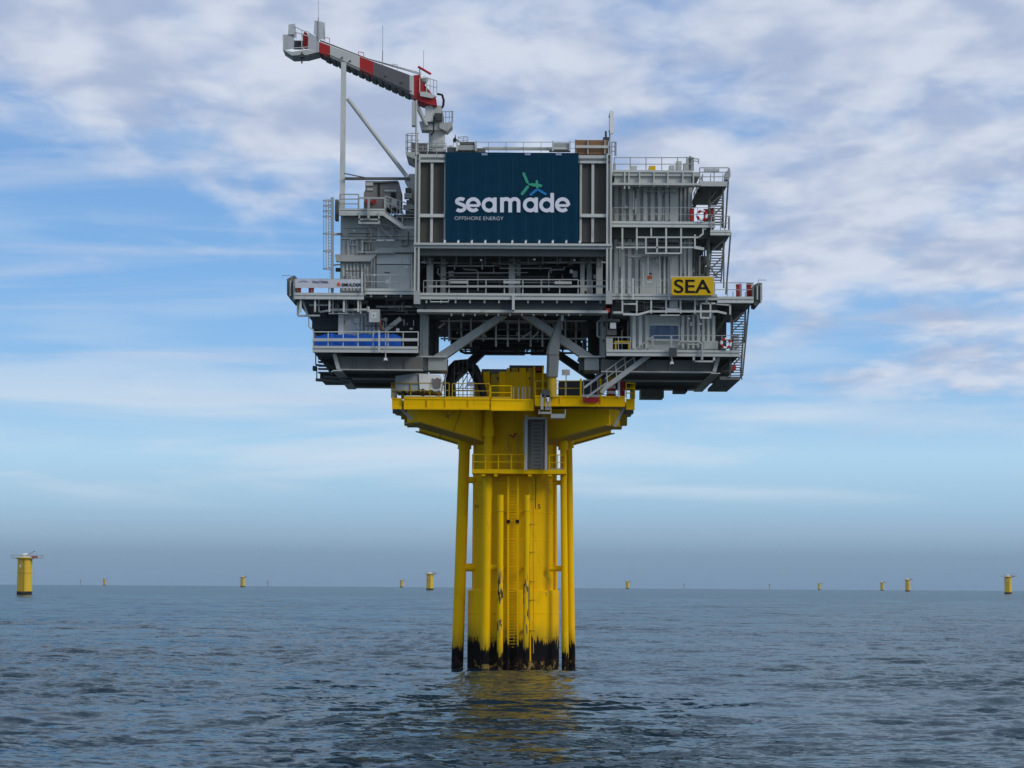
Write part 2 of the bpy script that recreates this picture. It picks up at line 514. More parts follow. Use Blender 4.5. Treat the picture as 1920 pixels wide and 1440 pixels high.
    t.links.new(g.outputs['Position'], sm.inputs[0])
    sf_ = N(t, 'ShaderNodeMix', data_type='VECTOR')
    t.links.new(sstep(t, noise(t, sm.outputs[0], 0.055, 3, 0.5, 0.5), 0.42, 0.62, 0.0, 0.6), sf_.inputs[0])
    t.links.new(acc, sf_.inputs[4]); t.links.new(g.outputs['Normal'], sf_.inputs[5])
    acc = sf_.outputs[1]
    v = N(t, 'ShaderNodeVectorMath', operation='NORMALIZE')
    t.links.new(acc, v.inputs[0])
    for q_ in (gs, fr, df):
        t.links.new(v.outputs[0], q_.inputs['Normal'])
    # silt: slow patches of greener water
    t.links.new(mixc(t, sstep(t, noise(t, g.outputs['Position'], 0.03, 3), 0.4, 0.65), (0.006, 0.022, 0.038), (0.012, 0.032, 0.046)), df.inputs['Color'])
    me.materials.append(m)
    o = bpy.data.objects.new('sea', me)
    o['kind'] = 'structure'
    o['label'] = 'choppy grey blue sea reaching to the horizon'
    col.objects.link(o)
build_sea()
#PART2
# ------------------------------------------------------------------ shared builders
def railing(parent, mt, pts, hpx=27, step=30, rpx=1.5, mid=2, kick=False, name='railing'):
    """pts: photo pixels of the deck edge with distance. One mesh of rails per run, each post a piece of its own."""
    mb = MB()
    P = [W(*p) for p in pts]
    Y = pts[0][2]
    h = M(hpx, Y)
    r = M(rpx * 0.88, Y)
    for a, b in zip(P[:-1], P[1:]):
        for k in range(1, mid + 1):
            up = Vector((0, 0, h * k / mid))
            mb.bar(a + up, b + up, r * (1.0 if k == mid else 0.85), r)
        if kick:
            mb.bar(a + Vector((0, 0, M(2.5, Y))), b + Vector((0, 0, M(2.5, Y))), M(5, Y), 0.02)
    ro = mb.build(name, mt, parent)
    first = None
    seen = set()
    for a, b in zip(P[:-1], P[1:]):
        n = max(1, round((b - a).length / M(step, Y)))
        for i in range(n + 1):
            p = a.lerp(b, i / n)
            key = (round(p.x, 2), round(p.y, 2))
            if key in seen:
                continue
            seen.add(key)
            c = p + Vector((0, 0.03, h / 2))
            if first is None:
                first = MB().box3((c.x - r * .55, c.y - r * .5, c.z - h / 2), (c.x + r * .55, c.y + r * .5, c.z + h / 2)).build('railing_post', mt, ro if parent is not None and parent.parent is None else parent)
            else:
                share('railing_post', first, c, first.parent)
    return ro
def ribbed(parent, wm, x0, y0, x1, y1, Y, pitch, depth=0.30, fill=0.74, name='wall_panel', jit=0.3):
    x = x0
    while x < x1 - pitch * 0.5:
        w = pitch * fill
        MB().prism([(x, y0), (x + pitch - 1.2, y0), (x + pitch - 1.2, y1), (x, y1)], Y - 0.02, Y + 0.06).build(name, wm, parent)
        e = (pitch - 1.2 - w) / 2
        P = [(x + e, 0), (x + e + 1.5, depth), (x + e + w - 1.5, depth), (x + e + w, 0)]
        mb = MB()
        top, bot = [], []
        for px, d in P:
            top.append(W(px, y0 + 1, Y) + Vector((0, -d - 0.021, 0)))
            bot.append(W(px, y1 - 1, Y) + Vector((0, -d - 0.021, 0)))
        for i in range(3):
            mb.poly([top[i], top[i + 1], bot[i + 1], bot[i]])
        mb.poly(top[::-1]); mb.poly(bot)
        mb.build('wall_rib', wm, parent)
        x += pitch
def deck(root, mt, x0, y0, x1, y1, Ya, Yb, edge=LIGHT, name='deck', hang=0, hangstep=26, hangh=16):
    """walkway: a slab with a bright channel edge facing the camera and stiffeners under it"""
    d = PB(name, root, mt, x0, y0 + 2, x1, y1 - 2, Ya + 0.1, Yb)
    mb = MB()
    mb.box(x0, y0, x1, y0 + 4.5, Ya - 0.05, Ya + 0.2)
    mb.box(x0, y1 - 4.5, x1, y1, Ya - 0.05, Ya + 0.2)
    mb.box(x0, y0 + 4.5, x1, y1 - 4.5, Ya + 0.05, Ya + 0.1)
    mb.build('edge_beam', edge, d)
    if hang:
        x = x0 + 10
        while x < x1 - 4:
            PB('bracket', d, edge, x, y1, x + 3.2, y1 + hang, Ya + 0.12, Ya + 0.35)
            x += hangstep
    return d
def flight(root, mt, p0, p1, wpx, nt, run, parent=None):
    """stair seen end-on: treads from p0 (px,py,Y, lower) to p1 (upper), wpx wide"""
    a, b = W(*p0), W(*p1)
    w = M(wpx, p0[2])
    st = bpy.data.objects.new('stair', None)
    col.objects.link(st)
    place(st, (a + b) / 2, root)
    for sx in (-0.5, 0.5):
        o = Vector((sx * w, 0, 0))
        MB().bar(a + o, b + o, 0.07, 0.3).build('stringer', mt, st)
        MB().bar(a + o + Vector((0, 0, 1.0)), b + o + Vector((0, 0, 1.0)), 0.05).build('handrail', mt, st)
        for k in (0.1, 0.5, 0.9):
            c = a.lerp(b, k) + o
            MB().bar(c, c + Vector((0, 0, 1.0)), 0.05).build('baluster', mt, st)
    first = None
    for i in range(nt):
        c = a.lerp(b, (i + 0.5) / nt)
        if first is None:
            first = MB().box3((c.x - w / 2 + .04, c.y - 0.11, c.z - 0.03), (c.x + w / 2 - .04, c.y + 0.11, c.z + 0.03)).build('tread', mt, st)
        else:
            share('tread', first, c, st)
    return st
def side_flight(root, mt, p0, p1, dY, nt, tw=3):
    """stair seen from the side, climbing across the picture"""
    a, b = W(*p0), W(*p1)
    st = bpy.data.objects.new('stair', None)
    col.objects.link(st)
    place(st, (a + b) / 2, root)
    for y in (0, dY):
        o = Vector((0, y, 0))
        MB().bar(a + o, b + o, 0.24, 0.06).build('stringer', mt, st)
        MB().bar(a + o + Vector((0, 0, 1.05)), b + o + Vector((0, 0, 1.05)), 0.06).build('handrail', mt, st)
        MB().bar(a + o + Vector((0, 0, 0.55)), b + o + Vector((0, 0, 0.55)), 0.04).build('handrail', mt, st)
        for k in (0.05, 0.35, 0.65, 0.95):
            c = a.lerp(b, k) + o
            MB().bar(c, c + Vector((0, 0, 1.05)), 0.05).build('baluster', mt, st)
    first = None
    for i in range(nt):
        c = a.lerp(b, (i + 0.5) / nt) + Vector((0, dY / 2, 0))
        if first is None:
            first = MB().box3((c.x - .13, c.y - dY / 2 + .05, c.z - 0.03), (c.x + .13, c.y + dY / 2 - .05, c.z + 0.03)).build('tread', mt, st)
        else:
            share('tread', first, c, st)
    return st
def stroke(mb, pts, wpx, Y, th=0.012, cap=False):
    """flat ribbon along a pixel polyline (lettering), mitred"""
    n = len(pts)
    L, Rr = [], []
    for i, p in enumerate(pts):
        p = Vector(p)
        a = Vector(pts[max(i - 1, 0)])
        b = Vector(pts[min(i + 1, n - 1)])
        d = (b - a).normalized()
        q = Vector((-d.y, d.x)) * (wpx / 2)
        L.append(p + q); Rr.append(p - q)
    if cap:
        d = (Vector(pts[-1]) - Vector(pts[-2])).normalized()
        q = Vector((-d.y, d.x))
        e = [Vector(pts[-1]) + (q * math.cos(t) + d * math.sin(t)) * (wpx / 2) for t in (math.pi * k / 6 for k in range(1, 6))]
        d0 = (Vector(pts[0]) - Vector(pts[1])).normalized()
        q0 = Vector((-d0.y, d0.x))
        e0 = [Vector(pts[0]) + (q0 * math.cos(t) + d0 * math.sin(t)) * (wpx / 2) for t in (math.pi * k / 6 for k in range(1, 6))]
        mb.prism([(p.x, p.y) for p in e0 + L + e + Rr[::-1]], Y, Y + th)
        return
    for i in range(n - 1):
        mb.prism([(p.x, p.y) for p in (L[i], L[i + 1], Rr[i + 1], Rr[i])], Y, Y + th)
def arc(cx, cy, r, a0, a1, n=16, ry=None):
    ry = r if ry is None else ry
    return [(cx + r * math.cos(rad(a0 + (a1 - a0) * i / n)), cy - ry * math.sin(rad(a0 + (a1 - a0) * i / n))) for i in range(n + 1)]
def text(s, x0, y0, x1, y1, Y, mt, parent, name='lettering', bold=0.0):
    cu = bpy.data.curves.new('lettering', 'FONT')
    cu.body = s
    cu.offset = bold
    cu.extrude = 0.01
    tmp = bpy.data.objects.new('lettering_source', cu)
    col.objects.link(tmp)
    dg = bpy.context.evaluated_depsgraph_get()
    me = bpy.data.meshes.new_from_object(tmp.evaluated_get(dg))
    bpy.data.objects.remove(tmp)
    n = len(me.vertices)
    a = np.zeros(n * 3); me.vertices.foreach_get('co', a); a = a.reshape(-1, 3)
    lo, hi = a.min(0), a.max(0)
    A, B = W(x0, (y0 + y1) / 2, Y), W(x1, (y0 + y1) / 2, Y)
    zt, zb = W((x0 + x1) / 2, y0, Y).z, W((x0 + x1) / 2, y1, Y).z
    v = np.zeros_like(a)
    v[:, 0] = A.x + (a[:, 0] - lo[0]) / (hi[0] - lo[0]) * (B.x - A.x)
    v[:, 1] = Y - a[:, 2]
    v[:, 2] = zb + (a[:, 1] - lo[1]) / (hi[1] - lo[1]) * (zt - zb)
    c = (v.min(0) + v.max(0)) / 2
    me.vertices.foreach_set('co', (v - c).ravel())
    me.materials.clear(); me.materials.append(mt)
    me.update()
    o = bpy.data.objects.new(name, me)
    col.objects.link(o)
    place(o, Vector(c), parent)
    return o

YF, YD, YW = 188.0, 188.8, 191.0
# ================================================================== FOUNDATION
fd = thing('monopile_foundation', 'tall yellow monopile with tubes, ladders and work deck carrying the grey platform', 'foundation', (0, 200, 0))
CX = W(962, 1258, 200).x
def zz(py, Y):
    return W(962, py, Y).z
MB().lathe((CX, 200), [(M(78, 200), -6), (M(78, 200), zz(1090, 197)), (M(77, 200), zz(700, 198))], 72).build('pile', PILE, fd, smooth=True)
MB().lathe((CX, 200), [(M(85.5, 200), -6), (M(85.5, 200), zz(1108, 196.5)), (M(82, 200), zz(1106, 196.5))], 72).build('pile_sleeve', PILE, fd, smooth=True)
for k_, (y, r_) in enumerate(((905, 78), (960, 78), (1012, 78), (1062, 78), (1150, 85.6), (1195, 85.6))):
    z_ = zz(y, 200 - M(80, 200))
    rr_ = M(r_, 200)
    MB().lathe((CX, 200), [(rr_ - .02, z_ + .05), (rr_ + .018, z_ + .02), (rr_ + .018, z_ - .02), (rr_ - .02, z_ - .05)], 72).build('weld_seam', PILE, fd, smooth=True)
def jtube(x0, y0, x1, Y, wpx, cone=None, wbot=None):
    top, bot = W(x0, y0, Y), W(x1, 1258, Y)
    d = (bot - top) / (top.z - bot.z)
    base = bot + d * 5
    pts, rs = [base, top], [M(wbot or wpx, Y) / 2, M(wpx, Y) / 2]
    j = MB().tube(pts, rs, 20).build('j_tube', TUBE, fd, smooth=True)
    if cone:
        c = top + Vector((0, 0, 0))
        up = Vector((0, 0, 1))
        MB().tube([c - up * M(6, Y), c, c + up * M(20, Y), c + up * M(45, Y)], [M(cone, Y) / 2] * 2 + [M(wpx * 1.05, Y) / 2] * 2, 20).build('bell_collar', YEL, j, smooth=True)
    return j
j1 = jtube(871, 836, 857, 199.0, 21, cone=26, wbot=23)
j2 = jtube(916, 812, 909, 196.0, 17, cone=24, wbot=19)
j3 = jtube(1056, 838, 1060, 197.0, 12, cone=19, wbot=14)
j4 = jtube(1067, 834, 1072.5, 199.5, 12, cone=18, wbot=13.5)
j5 = jtube(893, 800, 889, 199.0, 8)
j6 = jtube(1041, 830, 1043, 199.0, 6)
# standoffs
def so_(x0, x1, y, Y, wpx, Y2=None):
    MB().tube([W(x0, y, Y), W(x1, y, Y2 or Y)], M(wpx, Y) / 2, 14).build('standoff', YEL, fd, smooth=True)
so_(862, 892, 1064, 199, 15); so_(1030, 1062, 1066, 197.5, 11); so_(910, 936, 1064, 196, 13, 196.2)
so_(862, 890, 900, 199, 12); so_(1036, 1060, 905, 197.5, 9)
# boat landing: two fender tubes, ladder between
for x, xb, w in ((938.5, 937.5, 11.5), (988, 985.5, 11)):
    f = MB().tube([W(xb, 1262, 195.6) - Vector((0, 0, 3)), W(x, 928, 195.6)], M(w, 195.6) / 2, 18).build('fender_tube', FEND, fd, smooth=True)
    for y in (960, 1065, 1180):
        MB().tube([W(x, y, 195.6), W(x + (6 if x < 960 else -6), y, 197)], M(5, 196) / 2, 10).build('fender_bracket', YEL, f, smooth=True)
    MB().tube([W(x, 958, 195.6), W(x, 959.5, 195.6)], M(w + 1.6, 195.6) / 2, 18).build('fender_flange', DYEL, f, smooth=True)
lad = MB()
for x in (953, 971):
    lad.bar(W(x, 1262, 195.8) - Vector((0, 0, 1)), W(x, 893, 195.8), M(3.4, 196))
lad = lad.build('boat_ladder', TUBE, fd)
r0 = None
for i in range(62):
    y = 900 + i * 5.8
    if r0 is None:
        r0 = MB().bar(W(954, y, 195.85), W(970, y, 195.85), M(1.1, 196)).build('rung', TUBE, lad)
    else:
        share('rung', r0, (W(954, y, 195.85) + W(970, y, 195.85)) / 2, lad)
for x in (953, 970):
    PB('ladder_pad', fd, INK, x - 3.5, 974.5, x + 3.5, 981, 195.55, 195.7)
# caged side line with rings
cl = MB().tube([W(995, 893, 196.2), W(1000, 915, 196.2), W(1000, 1225, 196.2)], M(1.6, 196) / 2, 6).build('climbing_line', DYEL, fd)
MB().tube([W(993, 905, 196.3), W(994, 1240, 196.3)], M(3.5, 196) / 2, 8).build('riser_pipe', YEL, fd, smooth=True)
MB().tube([W(1005, 893, 196.3), W(1004, 954, 196.3)], M(1.6, 196) / 2, 6).build('cable_strip', BLACK, fd)
for y in (935, 983, 1035, 1090, 1125, 1182):
    MB().tube([W(993, y, 196.15), W(1003, y, 196.15)], M(2.4, 196) / 2, 8).build('pipe_clamp', DYEL, fd)
text('5', 1008, 945.5, 1013.5, 954, 196.28, INK, fd, 'number_mark', 0.02)
text('N', 891, 945.5, 897, 952.5, 197.2, INK, fd, 'number_mark', 0.01)
MB().tube([W(1020, 1080, 196.5), W(1026, 1079, 196.4), W(1031, 1087, 196.5), W(1031, 1103, 196.6), W(1024, 1118, 196.4), W(1023, 1110, 196.4)], M(1.8, 196) / 2, 6).build('lifting_hook', DYEL, fd)
# lower access platform
lp = PB('access_platform', fd, YEL, 885, 880, 1062, 888, 194.6, 197)
for x in (903, 926, 990, 1028):
    PB('bracket', lp, YEL, x, 888, x + 7, 893, 194.7, 197.5)
railing(lp, YEL, [(886, 880, 194.65), (983, 880, 194.65)], 28, 24, 1.9)
railing(lp, YEL, [(1030, 881, 194.65), (1061, 881, 194.65)], 28, 16, 1.8)
railing(lp, YEL, [(886, 880, 194.65), (889, 880, 196.6)], 28, 24, 1.9)
railing(lp, YEL, [(1061, 881, 194.65), (1058, 881, 196.6)], 28, 24, 1.9)
PB('platform_hatch', lp, GALV, 1033, 878, 1057, 881, 194.9, 196)
# grey enclosed stair ladder up to the work deck
gl = MB().box(984, 778, 989, 882, 194.0, 194.4)
gl.box(1022, 785, 1026, 882, 194.0, 194.4)
gl.box(989, 782, 1026, 786, 194.0, 194.4)
gl = gl.build('caged_ladder', GALV, fd)
PB('ladder_back_shade', gl, RUST, 989, 786, 1022, 880, 195.3, 195.4)  # brown sheet stands in for the shaded yellow behind the cage
PB('cage_mesh', gl, NET2, 990, 788, 1021, 880, 194.45, 194.47)
r0 = None
for i in range(13):
    y = 792 + i * 6.9
    if r0 is None:
        r0 = MB().box(999, y, 1015, y + 2.4, 194.9, 195.1).build('rung', GALV, gl)
    else:
        share('rung', r0, Vector((WORG[r0.name].x, 195.0, W(1007, y + 1.2, 194.9).z)), gl)
PB('ladder_side_rail', gl, GALV, 997, 788, 999, 880, 194.9, 195.1)
PB('ladder_side_rail', gl, GALV, 1015, 788, 1017, 880, 194.9, 195.1)
PB('control_box', fd, GALV, 981, 788, 985, 850, 194.6, 195.2)
# inner hanging pipes under the work deck
for x, y0, y1, w in ((952, 812, 893, 4), (970, 812, 893, 4), (892, 775, 826, 3)):
    MB().tube([W(x, y0, 196.0), W(x, y1, 196.0)], M(w, 196) / 2, 8).build('riser_pipe', DYEL, fd, smooth=True)
MB().tube([W(957, 815, 195.9), W(962, 820, 195.9), W(967, 812, 195.9)], M(4, 196) / 2, 8).build('red_hook_block', RED, fd)
# radial bracket girders carrying the work deck
def gusset(xo, yo0, yo1, xi, yi0, yi1, Yo, Yi, wid):
    A0, A1 = W(xo, yo0, Yo), W(xo, yo1, Yo)
    B0, B1 = W(xi, yi0, Yi), W(xi, yi1, Yi)
    d = Vector((B0.x - A0.x, B0.y - A0.y, 0)).normalized()
    s = Vector((-d.y, d.x, 0)) * (wid / 2)
    mb = MB()
    v = [A0 - s, A1 - s, B1 - s, B0 - s, A0 + s, A1 + s, B1 + s, B0 + s]
    for q in ((0, 1, 2, 3), (7, 6, 5, 4), (0, 4, 5, 1), (3, 2, 6, 7), (0, 3, 7, 4), (1, 5, 6, 2)):
        mb.poly([v[i] for i in q])
    g = mb.build('bracket_girder', YEL, fd)
    fl = MB()
    s2, dn = s * 1.5, Vector((0, 0, -0.10))
    k = [A1 - s2, A1 + s2, B1 + s2, B1 - s2]
    fl.poly([p + Vector((0, 0, -0.012)) for p in k]); fl.poly([p + dn for p in k])
    for i in range(4):
        fl.poly([k[i] + Vector((0, 0, -0.012)), k[(i + 1) % 4] + Vector((0, 0, -0.012)), k[(i + 1) % 4] + dn, k[i] + dn])
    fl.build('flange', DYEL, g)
    st = MB()
    e = A0.lerp(B0, 0.62); e1 = A1.lerp(B1, 0.62)
    st.bar(e - s * 1.06, A1.lerp(B1, 0.50) - s * 1.06, 0.08, 0.04)
    st.build('stiffener', DYEL, g)
    return g
gusset(773, 768, 791, 905, 768, 830, 193.6, 197.2, 1.5)
gusset(1152, 768, 797, 1026, 768, 831, 193.6, 197.2, 1.5)
gusset(800, 790, 809, 880, 790, 833, 206.5, 202, 1.5)
gusset(1132, 790, 812, 1050, 790, 835, 206.5, 202, 1.5)
# work deck: plate, deep edge beams, railings
wd = MB()
plan = [(735, 192.0), (1172, 192.0), (1189, 194.5), (1183, 206), (1168, 208), (760, 208), (742, 206), (735, 194.5)]
zt, zb = zz(752, 192), zz(757, 192)
P = [(W(x, 752, Y).x, Y) for x, Y in plan]
b0 = [(x, y, zb) for x, y in P]; t0 = [(x, y, zt) for x, y in P]
wd.poly(b0[::-1]); wd.poly(t0)
for i in range(8):
    j = (i + 1) % 8
    wd.poly([b0[i], b0[j], t0[j], t0[i]])
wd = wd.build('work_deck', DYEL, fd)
def edge(x0, y0, x1, y1, Y, top=LIGHT):
    mb = MB().box(x0, y0 + 3, x1, y1 - 3.5, Y, Y + 0.1)
    mb.box(x0, y1 - 3.5, x1, y1, Y - 0.12, Y + 0.2)
    mb.box(x0, y0, x1, y0 + 3, Y - 0.06, Y + 0.2)
    mb.build('edge_girder', YEL, wd)
edge(735, 746, 754, 767, 191.75); edge(757, 746, 918, 768, 191.5); edge(920, 748, 1001, 770, 191.9)
edge(1003, 742, 1172, 762, 191.4); edge(1174, 748, 1190, 768, 192.3)
PB('toe_board', wd, DYEL, 757, 743, 918, 746, 191.55, 191.7)
PB('toe_board', wd, DYEL, 922, 744, 960, 748, 191.95, 192.1)
for x in (800, 835, 878):
    PB('web_stiffener', wd, YEL, x, 749, x + 1.6, 764, 191.4, 191.52)
for x in (1050, 1086, 1126):
    PB('web_stiffener', wd, YEL, x, 745, x + 1.6, 759, 191.3, 191.42)
railing(wd, DYEL, [(734, 746, 191.9), (842, 746, 191.9)], 28, 36, 1.7)
railing(wd, DYEL, [(848, 747, 191.9), (918, 747, 191.9)], 28, 34, 1.7)
railing(wd, YEL, [(920, 749, 192.1), (959, 749, 192.1)], 26, 38, 1.7)
railing(wd, DYEL, [(1004, 742, 191.6), (1088, 742, 191.6)], 28, 28, 1.8)
railing(wd, YEL, [(1174, 746, 192.0), (1190, 747, 192.6)], 28, 15, 2.2, mid=3)
railing(wd, YEL, [(1190, 748, 192.6), (1182, 748, 205)], 27, 60, 1.7)
railing(wd, YEL, [(735, 748, 192.6), (744, 748, 205)], 27, 60, 1.7)
railing(wd, DYEL, [(760, 752, 207.5), (1165, 752, 207.5)], 24, 60, 1.5)
for x in (963, 972, 980, 985, 993):
    MB().bar(W(x, 750, 192.4), W(x, 725, 192.4), M(2.2, 192)).build('gate_bar', GALV, wd)
for x in (1089, 1126):
    MB().bar(W(x, 746, 191.5), W(x, 710, 191.5), M(3.6, 192)).build('gate_post', YEL, wd)
gt = MB()
for y in (713, 743):
    gt.bar(W(1093, y, 191.5), W(1122, y, 191.5), M(2.2, 192))
for x in (1094, 1108, 1121):
    gt.bar(W(x, 743, 191.5), W(x, 713, 191.5), M(2.2, 192))
gt.build('landing_gate', GALV, wd)
PB('gate_sill', wd, LIGHT, 1091, 740, 1124, 744, 191.3, 191.8)
# stepped outer pieces under the deck edge
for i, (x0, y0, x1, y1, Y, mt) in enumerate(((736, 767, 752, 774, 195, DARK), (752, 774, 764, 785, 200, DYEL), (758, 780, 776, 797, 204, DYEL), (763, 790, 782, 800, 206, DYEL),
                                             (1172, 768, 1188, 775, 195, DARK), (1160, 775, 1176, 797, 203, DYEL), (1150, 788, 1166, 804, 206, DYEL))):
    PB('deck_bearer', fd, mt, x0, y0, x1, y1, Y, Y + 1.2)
for x0, y0, x1, y1 in ((752, 767, 772, 786), (1170, 764, 1152, 800)):
    BAR('deck_strut', fd, GALV, (x0, y0, 193), (x1, y1, 193), 5)
for x0, y0, x1, y1 in ((838, 770, 838, 783), (838, 783, 852, 772), (892, 770, 892, 800)):
    BAR('pipe_hanger', fd, DYEL, (x0, y0, 194), (x1, y1, 194), 1.8)
PB('lamp_bracket', fd, DARK, 823, 778, 842, 784, 194.5, 195)
# transition housing on top of the pile
hs = MB().box(904, 694, 1006, 752, 197.5, 203).build('pile_top_housing', DYEL, fd)
for x, w, y0 in ((892, 12, 697), (905, 14, 697), (920, 14, 697), (935, 13, 697), (949, 8, 690), (958, 14, 690), (973, 14, 690), (988, 12, 690)):
    PB('housing_panel', hs, YEL if x % 2 else DYEL, x + .8, y0, x + w - .9, 751, 196.8 + random.uniform(0, .35), 198.5)
PB('housing_rim', hs, DARK, 903, 692, 956, 701, 197.0, 203); PB('housing_rim', hs, BLACKISH, 955, 685, 1020, 691, 197.0, 203)
for x in (1000, 1016):
    PB('housing_post', hs, YEL, x, 687, x + 3.4, 745, 196.6, 196.9)
PB('fire_box', hs, RED, 1005, 689, 1015, 695, 196.8, 197.2)
for x in (930, 985):
    MB().prism([(x, 708), (x + 11, 708), (x + 5.5, 715)], 196.95, 197.1).build('lifting_lug', BLACKISH, hs)
# ================================================================== TOPSIDE
ts = thing('offshore_substation', 'grey multi-deck substation platform standing on the yellow monopile', 'platform', (0, 200, zz(728, 207)))
# --- main volumes
rb = PB('right_module', ts, WALL, 1147, 322, 1298, 590, YW, 210)
lb = PB('left_module', ts, WALL, 638, 404, 780, 556, YW, 210)
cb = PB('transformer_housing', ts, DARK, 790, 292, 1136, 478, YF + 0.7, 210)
rl = PB('lower_right_module', ts, WALL, 1182, 584, 1338, 664, YW, 208)
ll = PB('lower_left_module', ts, WALL, 634, 584, 712, 660, YW, 208)
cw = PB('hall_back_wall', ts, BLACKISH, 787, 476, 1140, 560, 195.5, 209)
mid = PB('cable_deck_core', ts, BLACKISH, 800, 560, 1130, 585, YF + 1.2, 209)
PB('cable_deck_rear_shade', ts, BLACKISH, 845, 586, 1090, 646, 204.5, 209)  # near-black block stands for the shade deep inside the recess
PB('cable_deck_side_shade', ts, BLACKISH, 640, 556, 786, 586, 193.0, 208)  # shade under the deep deck edge, painted as a dark block
PB('cable_deck_side_shade', ts, BLACKISH, 712, 586, 790, 660, 194.5, 208)
for y, w, x0, x1 in ((575, 4, 705, 786), (582, 3, 712, 790), (589, 2.5, 716, 780)):
    PIPE('pipe', ts, GREY if w == 4 else DARK, [(x0, y, 191.4), (x1, y, 191.4)], w)
PB('cable_deck_side_shade', ts, BLACKISH, 1128, 586, 1183, 660, 195.5, 208)
# --- ribbed walls
ribbed(rb, WALL, 1149, 346, 1256, 416, YW - .05, 13.6)
ribbed(rb, WALL, 1149, 448, 1200, 553, YW - .05, 12.8)
ribbed(rb, WALL, 1234, 448, 1258, 553, YW - .05, 8)
PB('column', rb, GREY, 1256, 330, 1272, 553, YW - 0.45, YW)
for x in (1275, 1283, 1290):
    PB('wall_pipe', rb, LIGHT if x == 1290 else GREY, x, 340, x + 4, 553, YW - 0.3, YW - .05)
dr = PB('door', rb, LIGHT, 1200, 488, 1238, 553, YW - .35, YW - .1)
PB('door_frame', rb, GREY, 1196, 484, 1242, 488, YW - .4, YW)
PB('door_notice', dr, BLACK, 1212, 512, 1223, 514, YW - .38, YW - .36)
PB('door_notice', dr, ORANGE, 1214, 516.5, 1222, 523, YW - .38, YW - .36)
PB('door_notice', dr, WHITE, 1213, 527, 1224, 531, YW - .38, YW - .36)
ribbed(rl, WALL, 1183, 592, 1215, 656, YW - .05, 12)
ribbed(rl, WALL, 1276, 592, 1338, 656, YW - .05, 9.5)
wn = MB()
for b in ((1214, 606, 1275, 610.5), (1214, 635.5, 1275, 640), (1214, 610.5, 1218, 635.5), (1272, 610.5, 1275, 635.5)):
    wn.box(*b, YW - .25, YW + .05)
wn = wn.build('window', LIGHT, rl)
PB('pane', wn, GLASS, 1218, 610.5, 1272, 635.5, YW - .08, YW - .04)
for q in (((1220, 635), (1232, 611), (1240, 611), (1234, 635)), ((1240, 635), (1242, 611), (1256, 611), (1258, 635)), ((1266, 635), (1262, 611), (1268, 611), (1271, 635))):
    MB().prism(q, YW - .10, YW - .085).build('curtain', CURT, wn)
ribbed(ll, WALL, 668, 592, 712, 655, YW - .05, 7.5, 0.12)
PB('column', ll, LIGHT, 634, 586, 644, 655, YW - .4, YW)
PB('vent', ll, GREY, 664, 596, 675, 606, YW - .2, YW)
# --- left module front
for y0, y1, d in ((408, 428, 0), (429, 443, .06), (444, 449, .1)):
    PB('wall_panel', lb, WALL, 640, y0, 778, y1, YW - .15 - d, YW)
ribbed(lb, WALL, 641, 450, 700, 478, YW - .05, 8.5, 0.12)
ribbed(lb, WALL, 641, 494, 690, 547, YW - .05, 6.8, 0.12)
MB().prism([(628, 477), (692, 477), (709, 465), (778, 465), (778, 473), (711, 473), (694, 490), (630, 490)], YW - .6, YW).build('cable_duct', GREY, lb)
for y0, y1 in ((476, 495), (497, 546)):
    PB('wall_panel', lb, LIGHT if y0 > 480 else WALL, 706, y0, 770, y1, YW - .3, YW)
PB('door_notice', lb, BLACK, 721, 510.5, 731, 512, YW - .33, YW - .31); PB('door_notice', lb, WHITE, 723, 524, 729, 532, YW - .33, YW - .31)
for x in (656, 751):
    f = MB()
    for b in ((x, 448, x + 13, 450), (x, 458, x + 13, 460), (x, 450, x + 2, 458), (x + 11, 450, x + 13, 458)):
        f.box(*b, YW - .3, YW)
    f.build('vent_frame', LIGHT if x < 700 else GREY, lb)
PB('junction_box', lb, BLACK, 678, 469, 684, 476, YW - .4, YW - .1)
bxr = MB()
for p, q in (((710, 422), (710, 446)), ((735, 422), (735, 446)), ((710, 422), (735, 422)), ((710, 424), (735, 445)), ((706, 450), (740, 450))):
    bxr.bar(W(*p, 190.2), W(*q, 190.2), M(2, 190))
bxr.build('wall_frame', GREY, lb)
PB('light_fitting', lb, WHITE, 706, 449, 720, 452, 190.0, 190.3); PB('light_fitting', lb, WHITE, 724, 449, 739, 452, 190.0, 190.3)
for x, y0, y1 in ((693, 420, 470), (697, 478, 545), (702, 478, 545), (772, 476, 545)):
    PIPE('pipe', lb, GREY, [(x, y0, 190.6), (x, y1, 190.6)], 3.5)
# left top deck with bulwark profile
d1 = deck(ts, DARK, 636, 391, 722, 399, YD, 208)
MB().prism([(636, 399), (716, 399), (722, 399), (757, 424), (778, 424), (778, 429), (754, 429), (718, 404), (636, 404)], YD - .1, YD + .2).build('edge_beam', LIGHT, d1)
d1b = deck(ts, DARK, 738, 402, 778, 408, YD + 1.5, 208)
side_flight(ts, GREY, (756, 424, 189.6), (722, 398, 189.6), 0.9, 7)
for x0, x1 in ((672, 712),):
    m_ = MB()
    for b in ((x0, 398, x0 + 3, 416), (x1 - 3, 398, x1, 416), (x0, 410, x1, 413), (x0, 416, x1, 420)):
        m_.box(*b, 188.6, 189.2)
    m_.build('hanging_frame', GALV, d1)
PB('lamp_post', d1, GALV, 689, 372, 693, 410, 188.3, 188.6)
railing(ts, GALV, [(637, 391, YD), (672, 391, YD)], 27, 36, 2.4, mid=3)
railing(ts, GALV, [(672, 391, YD), (722, 391, YD)], 20, 36, 3.4, mid=1)
railing(ts, GALV, [(722, 391, YD), (778, 410, YD + .5)], 24, 30, 2, mid=2)
railing(ts, GALV, [(637, 391, YD), (640, 391, 207)], 26, 60, 1.8)
